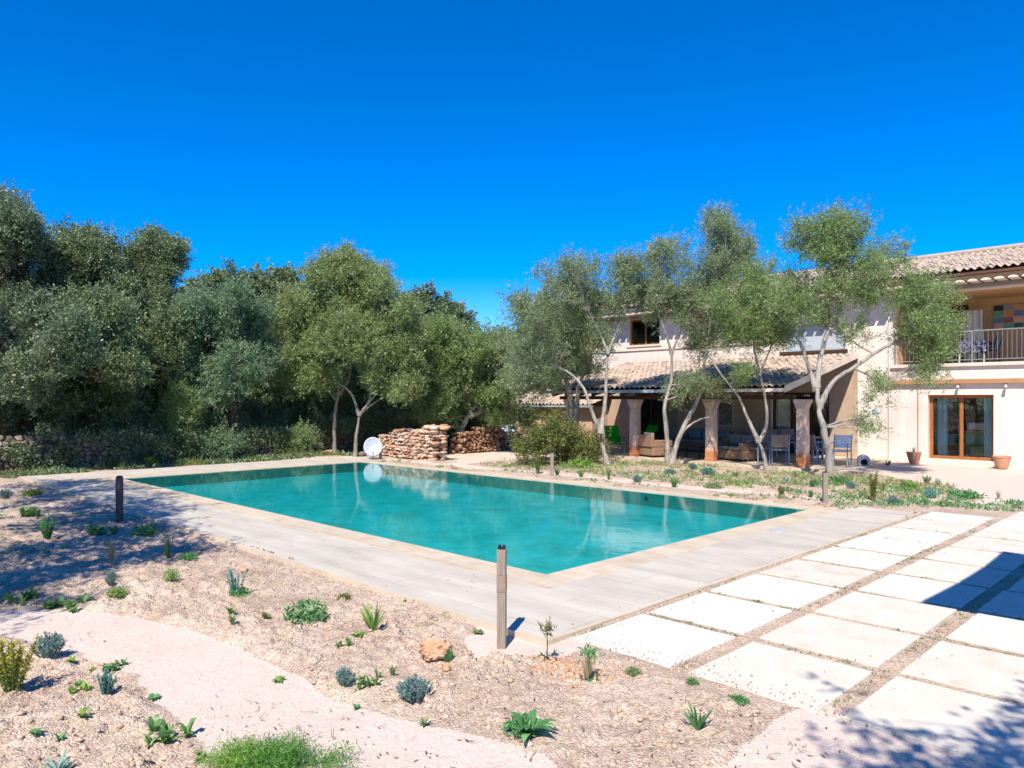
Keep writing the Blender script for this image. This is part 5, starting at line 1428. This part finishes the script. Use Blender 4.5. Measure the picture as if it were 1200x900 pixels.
def plant_mesh(kind, w, h, rng):
    """returns NB for a plant of width w and height h, base at the origin"""
    nb = NB()
    if kind == 'mound':            # lavender cotton: many short upright sprigs
        for k in range(70):
            a, q = rng.uniform(0, 6.28), math.sqrt(rng.random())
            x, y = q * w / 2 * math.cos(a), q * w / 2 * math.sin(a)
            top = np.array([x, y, h * (1 - .45 * q * q) * rng.uniform(.8, 1.08)]); bot = np.array([x * .35, y * .35, 0.0])
            nb.add(*np_tube(np.stack([bot, (bot + top) / 2 + np.array([x * .1, y * .1, 0]), top]), [w * .012, w * .01, w * .006], 3), .5)
            n = 36
            t = rng.random(n) ** .6
            C = bot + (top - bot) * (0.35 + .68 * t)[:, None] + rng.normal(size=(n, 3)) * w * .02
            V = leaf_quads(C, w * .085, w * .032, rng, up=(x / w * 2, y / w * 2, 1.3)); nb.add(V, np.arange(len(V)).reshape(-1, 4), np.repeat(rng.random(n), 4))
    elif kind == 'bushy':
        n = 420
        q = rng.normal(size=(n, 3)); q /= np.linalg.norm(q, axis=1, keepdims=True); q *= rng.random((n, 1)) ** .4
        C = np.stack([q[:, 0] * w * .48, q[:, 1] * w * .48, np.abs(q[:, 2]) * h * .85 + .01], 1)
        for k in range(14):
            e = C[rng.integers(n)]; nb.add(*np_tube(np.stack([np.zeros(3), e * .55 + [0, 0, .01], e]), [.005, .004, .002], 3), .1)
        V = leaf_quads(C, w * .13, w * .05, rng, up=(0, 0, .9)); nb.add(V, np.arange(len(V)).reshape(-1, 4), np.repeat(rng.random(n), 4))
    elif kind == 'rosette':
        for k in range(16):
            a = k * 2.4 + rng.uniform(-.3, .3); q = w / 2 * rng.uniform(.55, 1.05)
            tip = np.array([q * math.cos(a), q * math.sin(a), h * rng.uniform(.35, 1.0)])
            nb.add(*blade_strip([0, 0, .005], tip, w * .17, .22, 5), rng.random())
    elif kind == 'clumps':         # several broad-leaved rosettes side by side
        for j in range(6):
            cx, cy = rng.uniform(-.38, .38, 2) * w
            nb.add(*np_tube(curve_pts([0, 0, .006], [cx, cy, .008], rng, .08, 5), [.004, .004, .003, .003, .002], 4), .2)
            for k in range(9):
                a = k * 2.4 + rng.uniform(-.3, .3); q = w * .2 * rng.uniform(.6, 1.1)
                tip = np.array([cx + q * math.cos(a), cy + q * math.sin(a), h * rng.uniform(.15, .9)])
                nb.add(*blade_strip([cx, cy, .004], tip, w * .095, .3, 5), rng.random() * .7 + .3 * (j % 2))
    elif kind == 'blades':
        for k in range(20):
            a = rng.uniform(0, 6.28); q = w / 2 * rng.uniform(.35, 1.25)
            tip = np.array([q * math.cos(a), q * math.sin(a), h * rng.uniform(.55, 1.05) * (1 - .35 * q / w)])
            nb.add(*blade_strip([.02 * w * math.cos(a), .02 * w * math.sin(a), 0], tip, max(.010, w * .075), .05, 5), rng.random())
    elif kind == 'tuft':
        for k in range(70):
            a = rng.uniform(0, 6.28); q = w / 2 * rng.random()
            tip = np.array([q * math.cos(a), q * math.sin(a), h * rng.uniform(.5, 1.05)])
            nb.add(*blade_strip([.1 * q * math.cos(a), .1 * q * math.sin(a), 0], tip, .006, .08, 4), rng.random())
    elif kind == 'spire':          # upright leafy stems
        ns = 9 if w < h * .7 else 20
        for k in range(ns):
            a = rng.uniform(0, 6.28); q = w / 2 * math.sqrt(rng.random())
            bot = np.array([q * .3 * math.cos(a), q * .3 * math.sin(a), 0.0]); top = np.array([q * math.cos(a), q * math.sin(a), h * rng.uniform(.65, 1.05)])
            nb.add(*np_tube(np.stack([bot, (bot + top) / 2, top]), [.006, .005, .003], 4), .1)
            n = 95; t = rng.random(n) ** .7
            C = bot + (top - bot) * t[:, None]
            V = leaf_quads(C, h * .10, h * .026, rng, up=(0, 0, .8)); nb.add(V, np.arange(len(V)).reshape(-1, 4), np.repeat(np.clip(t * .6 + rng.random(n) * .4, 0, 1), 4))
    elif kind == 'feather':        # fennel
        # feathery stems that fork into fine sprays, dense on the left, airy on the right
        for k in range(120):
            u = rng.uniform(-.5, .5); dense = u < .12
            if not dense and rng.random() < .55: continue
            hh = h * (1 - 1.1 * abs(u) ** 1.6) * rng.uniform(.55, 1.05)
            bot = np.array([u * w * .55, rng.uniform(-.12, .12) * w, 0]); top = np.array([u * w + rng.normal() * .02, bot[1] + rng.normal() * .03, hh])
            c = curve_pts(bot, top, rng, .08, 6)
            nb.add(*np_tube(c, np.linspace(.0035, .001, 6), 4), .35)
            nl = 130 if dense else 46
            t = rng.random(nl) ** .7
            C = c[np.minimum((t * 5.99).astype(int), 5)] + rng.normal(size=(nl, 3)) * np.array([.035, .035, .018])
            V = leaf_quads(C, .034, .0045, rng, up=(0, 0, .6)); nb.add(V, np.arange(len(V)).reshape(-1, 4), np.repeat(np.clip(rng.random(nl) * .5 + (.45 if u < -.2 else .1), 0, 1), 4))
    elif kind == 'sapling':
        top = np.array([0, 0, h]); nb.add(*np_tube(np.stack([np.zeros(3), top * .5 + [.004, 0, 0], top]), [.005, .004, .003], 5), .0)
        n = 90; C = top * .86 + rng.normal(size=(n, 3)) * np.array([w * .22, w * .22, h * .07])
        V = leaf_quads(C, .05, .012, rng, up=(0, 0, .8)); nb.add(V, np.arange(len(V)).reshape(-1, 4), np.repeat(rng.random(n), 4))
        n = 14; C = rng.normal(size=(n, 3)) * np.array([.03, .03, 0]) + [0, 0, .01]
        V = leaf_quads(C, .06, .02, rng); nb.add(V, np.arange(len(V)).reshape(-1, 4), 0.0)
    return nb

def plant(name, label, px_, py_, wpx, hpx, kind, mat, seed, group=None, cat="plant"):
    p = on_ground(px_, py_); k = p.y / FPX
    # the photo's width is the plant's width; its height in the photo also shows some of its depth
    w, h = wpx * k, max(.03, hpx * k * .95)
    if hpx < wpx * .7: h = max(.03, hpx * k * .8)
    rng = np.random.default_rng(seed)
    o = plant_mesh(kind, w, h, rng).build(name, MS[mat])
    o.location = p - Vector((0, 0, .008)); o.rotation_euler = (0, 0, rng.uniform(0, 6.28) if kind != 'feather' else 0)
    return tag(o, label, cat, group)

FG = [
    ("lavender_plant", "grey-teal lavender mound at the path edge, nearest the left border", 56, 771, 36, 30, 'mound', 'greyteal'),
    ("flowering_plant", "upright plant with yellow-tipped stems at the left border", 14, 810, 54, 62, 'spire', 'yellow'),
    ("lavender_plant", "small dark teal upright plant between lime weeds at the path bend", 124, 812, 24, 30, 'spire', 'bluegreen'),
    ("garden_weed", "lime weed patch left of the small dark teal plant", 88, 808, 34, 12, 'clumps', 'lime'),
    ("garden_weed", "weed with broad leaves reaching onto the path above the dark teal plant", 132, 782, 34, 14, 'clumps', 'weed'),
    ("garden_weed", "large broad-leaved weed in clumps at the path edge near the feathery plant", 188, 868, 64, 30, 'clumps', 'weed'),
    ("garden_weed", "tiny lime weed on the soil below the lavender mound", 84, 775, 16, 8, 'rosette', 'lime'),
    ("garden_weed", "tiny lime weed between the lavender mound and the path weed", 108, 780, 14, 6, 'rosette', 'lime'),
    ("garden_weed", "small yellowish weed alone in the middle of the left soil", 97, 845, 22, 14, 'rosette', 'lime'),
    ("garden_weed", "small green weed above the blue-green rosette", 42, 868, 20, 10, 'rosette', 'green2'),
    ("garden_weed", "small green weed right of the blue-green rosette", 70, 870, 20, 10, 'rosette', 'green2'),
    ("agave_plant", "blue-green rosette of long pointed leaves at the bottom left", 68, 898, 44, 24, 'blades', 'bluegreen'),
    ("garden_weed", "green weed at the left edge of the feathery plant", 238, 888, 30, 10, 'clumps', 'weed'),
    ("garden_weed", "tiny weed on the path edge above the large broad-leaved weed", 180, 817, 24, 7, 'rosette', 'green2'),
    ("fennel_plant", "feathery bright green fennel at the bottom edge of the photo", 328, 905, 172, 38, 'feather', 'fennel'),
    ("garden_shrub", "dark green leafy bush in the middle of the soil bed", 358, 731, 56, 36, 'bushy', 'green2'),
    ("iris_plant", "sword-leaved green iris right of the dark leafy bush", 437, 741, 40, 40, 'blades', 'lime'),
    ("garden_weed", "lime weed at the foot of the iris", 420, 748, 22, 10, 'rosette', 'lime'),
    ("spurge_plant", "blue-green spurge with one tall pointed shoot", 277, 700, 22, 36, 'spire', 'bluegreen'),
    ("garden_weed", "dark weed spreading at the foot of the pointed spurge", 281, 700, 28, 11, 'bushy', 'green2'),
    ("lavender_plant", "small grey-blue mound left of the leafy weed at the path edge", 404, 808, 24, 22, 'mound', 'greyteal'),
    ("garden_weed", "leafy green weed between the two grey mounds", 434, 809, 34, 20, 'clumps', 'weed'),
    ("lavender_plant", "grey-teal mound below the large orange rock", 486, 829, 40, 30, 'mound', 'greyteal'),
    ("thistle_plant", "green thistle rosette with toothed leaves at the bottom centre", 618, 867, 70, 34, 'rosette', 'green2'),
    ("thistle_plant", "smaller leaf tuft in the heart of the green thistle", 612, 862, 50, 26, 'bushy', 'green2'),
    ("iris_plant", "short sword-leaved plant with a yellowing base near the slabs", 818, 866, 44, 36, 'blades', 'green2'),
    ("cushion_plant", "round green cushion plant on the sand before the first slab", 742, 798, 22, 12, 'bushy', 'olivegreen'),
    ("cushion_plant", "low green cushion plant before the second row of slabs", 865, 831, 28, 9, 'bushy', 'green2'),
    ("cushion_plant", "small green cushion plant left of the low one, before the slabs", 811, 806, 18, 8, 'bushy', 'green2'),
    ("young_sapling", "thin sapling with a lime top beside the orange rubble", 641, 782, 20, 44, 'sapling', 'yellowgreen'),
    ("herb_plant", "ragged herb with a green tuft right of the orange rubble", 690, 806, 26, 40, 'sapling', 'green2'),
    ("herb_plant", "dry thin stems at the foot of the ragged herb", 688, 806, 26, 34, 'tuft', 'straw'),
    ("garden_weed", "bright lime leaf on the path edge below the leafy bush", 326, 796, 22, 8, 'rosette', 'lime'),
    ("garden_weed", "small pale tuft on the soil left of the bollard", 560, 741, 20, 8, 'rosette', 'olivegreen'),
    ("garden_weed", "small yellow-green tuft below the deck edge, above the iris", 404, 702, 20, 10, 'bushy', 'yellowgreen'),
    ("garden_weed", "green weed right of the rosette at the sunlit shade edge", 201, 686, 20, 18, 'bushy', 'lime'),
    ("garden_weed", "pale leafy plant with a silver shoot at the path edge", 138, 703, 26, 16, 'bushy', 'lime'),
    ("lavender_plant", "silvery sprig behind the pale leafy plant at the path edge", 130, 692, 14, 18, 'mound', 'greyteal'),
    ("grass_tuft", "tall thin grass tuft at the edge of the tree shade", 197, 657, 26, 36, 'tuft', 'olivegreen'),
    ("grass_tuft", "clump of straw-coloured dry grass in the tree shade", 130, 664, 26, 36, 'tuft', 'straw'),
    ("herb_plant", "upright bright green herb in the shade on the left", 56, 632, 20, 26, 'spire', 'green2'),
    ("garden_weed", "leafy green weeds at the foot of the dark bollard", 122, 625, 52, 16, 'clumps', 'weed'),
    ("garden_weed", "leafy dark weeds along the deck right of the dark bollard", 170, 628, 36, 18, 'bushy', 'green2'),
    ("garden_weed", "spreading leafy weed in the shade above the path, right half", 72, 712, 56, 20, 'clumps', 'weed'),
    ("garden_weed", "spreading leafy weed in the shade above the path, left half", 28, 706, 40, 22, 'clumps', 'weed'),
    ("garden_weed", "dark weed at the left border in the shade", 30, 605, 40, 16, 'clumps', 'weed'),
    ("lavender_plant", "pale grey plant at the left border beside the deck corner", 6, 585, 16, 12, 'mound', 'greyteal'),
    ("garden_weed", "leafy weed by the deck edge at the upper left", 38, 580, 24, 10, 'bushy', 'lime'),
    ("garden_weed", "leafy weed right of the tall thin grass", 220, 660, 22, 10, 'bushy', 'green2'),
    ("garden_weed", "small weed chain at the path edge below the spurge, upper", 270, 722, 14, 10, 'rosette', 'lime'),
    ("garden_weed", "small weed chain at the path edge below the spurge, lower", 272, 738, 16, 14, 'rosette', 'olivegreen'),
    ("garden_weed", "small green weed above the grey-blue mound", 405, 763, 24, 10, 'clumps', 'weed'),
    ("garden_weed", "small green weed at the foot of the large orange rock", 525, 785, 14, 16, 'spire', 'green2'),
    ("garden_weed", "pale weed left of the large orange rock", 460, 800, 14, 14, 'tuft', 'olivegreen'),
    ("garden_weed", "small weed on the path below the grey-teal mound", 497, 855, 18, 14, 'rosette', 'olivegreen'),
    ("garden_weed", "small weed below the leafy weed at the path edge", 418, 830, 14, 8, 'rosette', 'green2'),
    ("garden_weed", "small yellow-green weed left of the dark leafy bush", 312, 728, 18, 10, 'rosette', 'yellowgreen'),
]
for k, (nm, lab, x, y, w, h, kd, mt) in enumerate(FG):
    plant(nm, lab, x, y, w, h, kd, mt, 200 + k)

BED = [
    ("flowering_plant", "bush of bright yellow flowers at the foot of the shaded wall", 176, 547, 20, 14, 'bushy', 'bloom'),
    ("grass_tuft", "straw-coloured grass fountain left of the yellow flowers", 145, 550, 24, 16, 'tuft', 'straw'),
    ("flowering_plant", "small yellow flower clump before the sunlit wall stones", 308, 536, 8, 8, 'bushy', 'bloom'),
    ("garden_shrub", "grey-green plant at the deck edge before the low wall shrub", 266, 541, 14, 9, 'mound', 'greyteal'),
    ("garden_shrub", "green plant at the deck edge left of the yellow clump", 285, 539, 18, 8, 'bushy', 'lime'),
    ("garden_shrub", "green plant at the deck edge right of the yellow flowers", 215, 545, 22, 9, 'bushy', 'green2'),
    ("garden_shrub", "leafy plant at the wall foot left of the straw grass", 90, 548, 36, 10, 'bushy', 'green2'),
    ("spurge_plant", "tall yellow-green spurge left of the bollard across the pool", 630, 556, 10, 26, 'spire', 'yellowgreen'),
    ("garden_weed", "leafy green plants under the rounded shrub", 680, 550, 40, 12, 'bushy', 'lime'),
    ("garden_weed", "dark leafy sprig right of the bollard across the pool", 653, 558, 7, 9, 'spire', 'green2'),
    ("garden_weed", "sprig on the pool bank below the leaning olive", 713, 563, 8, 14, 'spire', 'olivegreen'),
    ("garden_weed", "lime sprig on the pool bank left of the leaning olive", 681, 560, 9, 9, 'spire', 'lime'),
    ("lavender_plant", "grey-green mound on the pool bank left of the two-stemmed olive", 747, 566, 12, 9, 'mound', 'greyteal'),
    ("lavender_plant", "teal mound at the foot of the two-stemmed olive", 785, 557, 14, 9, 'mound', 'bluegreen'),
    ("lavender_plant", "teal plant in the bed right of the two-stemmed olive", 812, 552, 11, 8, 'mound', 'bluegreen'),
    ("lavender_plant", "wide teal mound before the middle porch column", 829, 557, 18, 11, 'mound', 'bluegreen'),
    ("garden_weed", "green plant left of the slender olive trunk", 862, 560, 18, 12, 'blades', 'green2'),
    ("garden_weed", "sprig on the pool bank before the two-stemmed olive", 790, 572, 10, 12, 'spire', 'green2'),
    ("garden_weed", "low weeds on the pool bank before the slender olive", 836, 573, 24, 9, 'bushy', 'olivegreen'),
    ("agave_plant", "bright light-green agave before the slender olive trunk", 922, 568, 12, 10, 'blades', 'bluegreen'),
    ("garden_weed", "dark teal plant left of the brown bollard", 954, 574, 12, 10, 'mound', 'green2'),
    ("flowering_plant", "yellow-green plant before the third porch column", 931, 560, 10, 10, 'bushy', 'yellowgreen'),
    ("garden_weed", "yellow-green sprig on the bank left of the brown bollard", 916, 582, 10, 13, 'spire', 'yellowgreen'),
    ("garden_weed", "thin sprig close left of the brown bollard", 950, 584, 6, 9, 'spire', 'green2'),
    ("garden_weed", "leafy green plant right of the leaning olive trunk", 985, 570, 30, 12, 'bushy', 'green2'),
    ("lavender_plant", "blue-green mound right of the brown bollard", 997, 577, 12, 9, 'mound', 'bluegreen'),
    ("spurge_plant", "tall yellow-green spurge right of the brown bollard", 1023, 589, 12, 36, 'spire', 'yellowgreen'),
    ("garden_weed", "green plant right of the tall spurge", 1034, 578, 10, 12, 'bushy', 'green2'),
    ("garden_shrub", "bright green leafy plant in the bed before the terracotta pot", 1065, 576, 24, 14, 'bushy', 'lime'),
    ("lavender_plant", "grey rosette at the bed end beside the deck corner", 1047, 593, 14, 11, 'mound', 'greyteal'),
    ("garden_weed", "green tuft beside the slabs at the bed end", 1085, 593, 14, 14, 'blades', 'green2'),
    ("garden_shrub", "large grey-green plant at the bed end", 1090, 586, 20, 14, 'bushy', 'bluegreen'),
    ("garden_shrub", "dark tufted plant behind the bed end", 1099, 570, 10, 10, 'bushy', 'green2'),
    ("garden_shrub", "wide low green plant at the right tip of the bed", 1130, 585, 36, 11, 'bushy', 'green2'),
    ("garden_weed", "low cushion beside the farthest slab", 1106, 594, 26, 5, 'bushy', 'olivegreen'),
    ("garden_weed", "pale shrubby weed behind the bright green plant", 1086, 567, 12, 10, 'spire', 'olivegreen'),
    ("grass_tuft", "thin dry stems on the gravel right of the bed tip", 1170, 586, 10, 12, 'tuft', 'straw'),
    ("garden_weed", "small weeds at the wall foot right of the pet house", 1040, 546, 12, 8, 'spire', 'olivegreen'),
    ("pot_plant", "small dry plant growing in the left terracotta pot", 1069, 531, 8, 8, 'tuft', 'olive'),
]
for k, (nm, lab, x, y, w, h, kd, mt) in enumerate(BED):
    o = plant(nm, lab, x, y, w, h, kd, mt, 400 + k)
    if nm == 'pot_plant':
        o.location = G(1071, 543, 0) + Vector((0, 0, .30)); o.scale = (.8, .8, 1)

# ground cover nobody could count
def cover(name, pts, sz, mat, rng, blade=False):
    n = len(pts); z = ground_h(pts[:, 0], pts[:, 1]); ok = z > -1
    pts, z, sz = pts[ok], z[ok], sz[ok]; n = len(pts); m = 9
    C = np.repeat(np.stack([pts[:, 0], pts[:, 1], z], 1), m, 0)
    S_ = np.repeat(sz, m)
    C[:, :2] += rng.normal(size=(n * m, 2)) * S_[:, None] * .45
    C[:, 2] += rng.random(n * m) * S_ * .25
    V = leaf_quads(C, S_ * (1.1 if blade else .6), S_ * (.07 if blade else .28), rng, up=(0, 0, 2.2 if blade else .9))
    return tag(np_mesh(name, V, np.arange(len(V)).reshape(-1, 4), MS[mat], tint=np.repeat(np.repeat(rng.random(n), m) * .5 + rng.random(n * m) * .5, 4)), kind='stuff')

def region(n, s0, s1, v0, v1, rng, thr=.45, freq=.9):
    s = rng.uniform(s0, s1, n); v = rng.uniform(v0, v1, n)
    x, y = (s + v) / R2, (v - s) / R2
    keep = fbm(x * freq, y * freq, 3) > thr
    p = np.stack([x, y], 1)[keep]
    return p[gravel_sd(p[:, 0], p[:, 1]) > -.02]
rg = np.random.default_rng(77)
p = region(1300, -16.8, -4.6, 15.3, 19.8, rg, .42); cover("low_weeds", p, rg.uniform(.05, .16, len(p)), 'olivegreen', rg)
p = region(700, -7.5, -3, 14.6, 18, rg, .35); cover("bed_end_weeds", p, rg.uniform(.04, .14, len(p)), 'green2', rg)
p = region(500, -16.8, -5, 15.3, 20.4, rg, .5, 1.3); cover("bright_weeds", p, rg.uniform(.05, .15, len(p)), 'lime', rg)
p = region(900, -16.8, -4.6, 15.2, 20.4, rg, .40, 1.7); cover("dry_grass", p, rg.uniform(.06, .16, len(p)), 'straw', rg, True)
p = region(500, -20, -4.6, 13.8, 14.6, rg, .5, 1.9); cover("bank_weeds", p, rg.uniform(.04, .12, len(p)), 'olivegreen', rg)
p = region(2600, -24.1, -22.7, 3.5, 15, rg, .45, 1.1); cover("wall_foot_weeds", p, rg.uniform(.05, .24, len(p)), 'oak', rg)
p = region(900, -24.0, -22.7, 3.5, 15, rg, .52, 1.6); cover("wall_foot_grass", p, rg.uniform(.08, .24, len(p)), 'yellowgreen', rg, True)
p = region(1500, -40, -25, 2, 26, rg, .3, .4); cover("wood_floor_weeds", p, rg.uniform(.1, .3, len(p)), 'oak', rg)
p = region(900, -22, -4.3, .5, 4.4, rg, .56, .8); p = p[(p[:, 0] < -3.6)]; cover("bed_weeds", p, rg.uniform(.03, .09, len(p)), 'green2', rg)
p = region(800, -14, -4.3, .5, 4.4, rg, .52, 1.2); cover("tiny_weeds", p, rg.uniform(.012, .035, len(p)), 'lime', rg)
n = 2600
yy = 3.7 + 9 * rg.random(n) ** 1.5; xx = rg.uniform(-.75, .45, n) * yy
p = np.stack([xx, yy], 1); ss, vv = (xx - yy) / R2, (xx + yy) / R2
p = p[(fbm(xx * 1.3, yy * 1.3, 3) > .48) & ((vv < 4.5) | (ss > -4.1)) & ~((ss > -4.15) & (vv > 4.7))]
z = ground_h(p[:, 0], p[:, 1])
V = leaf_quads(np.stack([p[:, 0], p[:, 1], z + .012], 1), .045, .014, rg, up=(0, 0, 0)); V[:, 2] = V[:, 2] * .25 + np.repeat(z + .012, 4) * .75
tag(np_mesh("leaf_litter", V, np.arange(len(V)).reshape(-1, 4), MS['litter'], tint=np.repeat(rg.random(len(p)), 4)), kind='stuff')
nb = NB()
for k in range(110):
    i = rg.integers(len(p)); a = rg.uniform(0, 6.28); l = rg.uniform(.04, .16)
    q0 = np.array([p[i, 0], p[i, 1], z[i] + .015]); q1 = q0 + np.array([math.cos(a) * l, math.sin(a) * l, rg.uniform(-.005, .02)])
    nb.add(*np_tube(curve_pts(q0, q1, rg, .15, 4), [.002, .0018, .0014, .0008], 4))
tag(nb.build("dry_twigs", MS['stem']), kind='stuff')
# ivy and undergrowth over the shaded wall
n = 1500; v = rg.uniform(3, 16, n); s = -24.05 - (v - 3) * .047 + rg.uniform(-.25, .38, n); z = rg.random(n) ** .8 * .95
x, y = (s + v) / R2, (v - s) / R2
k = fbm(v * .9 + 3, z * 1.2 + 8, 3) > .47
C_ = np.repeat(np.stack([x, y, z], 1)[k], 34, 0); C_ = C_ + rg.normal(size=C_.shape) * .09
V = leaf_quads(C_, .075, .045, rg, up=(0, 0, .3))
tag(np_mesh("wall_ivy", V, np.arange(len(V)).reshape(-1, 4), MS['oak'], tint=rg.random(len(C_)).repeat(4)), kind='stuff')
# tiny weeds and dead leaves in the slab joints
jj = []
for _ in range(1500):
    if rg.random() < .5:
        s = rg.choice([-3.03, -1.93, -.83, -4.08]) + rg.normal() * .03; v = rg.uniform(4.8, 14.5)
    else:
        s = rg.uniform(-4, 0); v = 4.75 + 1.113 * rg.integers(1, 9) - .05 + rg.normal() * .015
    jj.append(((s + v) / R2, (v - s) / R2))
jj = np.array(jj); jj = jj[fbm(jj[:, 0] * 2.2, jj[:, 1] * 2.2, 2) > .47]
cover("joint_weeds", jj, rg.uniform(.015, .04, len(jj)), 'olive', rg)
n = 2500
s = rg.choice([-3.0, -1.9, -.8, -4.08], n) + rg.normal(size=n) * .045; v = rg.uniform(4.7, 12, n)
tag(scatter_stones("joint_pebbles", np.stack([(s + v) / R2, (v - s) / R2], 1), .005 + .012 * rg.random(n) ** 2, MS['clod'], rg), kind='stuff')

n = 1100
s = rg.choice([-3.0, -1.9, -.8, -4.08], n) + rg.normal(size=n) * .14; v = rg.uniform(4.8, 13, n)
k = rg.random(n) < .25; v[k] = 4.75 + np.abs(rg.normal(size=k.sum())) * .12; s[k] = rg.uniform(-4.0, -1, k.sum())
tag(scatter_stones("spilled_grit", np.stack([(s + v) / R2, (v - s) / R2], 1), .003 + .006 * rg.random(n) ** 2, MS['clod'], rg, level=.003), kind='stuff')
n = 160
s = rg.uniform(-20, 0, n); v = rg.uniform(4.7, 12, n); k = (s < -5.3); v[k] = rg.uniform(4.65, 5.7, k.sum()); s = np.where((~k) & (s < -4.1), -4.1 + rg.random(n) * 3, s)
V = leaf_quads(np.stack([(s + v) / R2, (v - s) / R2, np.full(n, .008)], 1), .045, .014, rg); V[:, 2] = .007 + np.abs(V[:, 2] - .008) * .2
tag(np_mesh("fallen_leaves", V, np.arange(len(V)).reshape(-1, 4), MS['litter'], tint=np.repeat(rg.random(n), 4)), kind='stuff')

# unseen parasol added right of the frame, shaped to cast the slab shadow
t = thing("shadow_caster_parasol", "large grey unseen parasol added to cast the shadow on the slabs", "parasol", S(1.2, 6.8), A45)
m = MB(); N = 14; vs = []
for i in range(N + 1):
    for j in range(N + 1):
        a, b_ = i / N * 2 - 1, j / N * 2 - 1
        vs.append((a * 1.85 * (1 - .03 * (1 - b_ * b_)), b_ * 1.75 * (1 - .03 * (1 - a * a)), 4.0 - .25 * (1 - a * a) * (1 - b_ * b_)))
m.add(vs, [(i * (N + 1) + j, (i + 1) * (N + 1) + j, (i + 1) * (N + 1) + j + 1, i * (N + 1) + j + 1) for i in range(N) for j in range(N)])
m.build("canvas", MS['cushion'], t)
m = MB(); m.tube([(2.6, 0, -.1), (2.6, 0, 4.5)], .06, 12); m.tube([(2.6, 0, 4.45), (0, 0, 4.3)], .045, 10); m.tube([(0, 0, 4.32), (0, 0, 3.7)], .03, 10); m.build("mast", MS['metal'], t)
for sx in (-1, 1):
    for sy in (-1, 1):
        m = MB(); m.bar((0, 0, 3.74), (sx * 1.8, sy * 1.7, 3.99), .03); m.build("rib", MS['metal'], t)
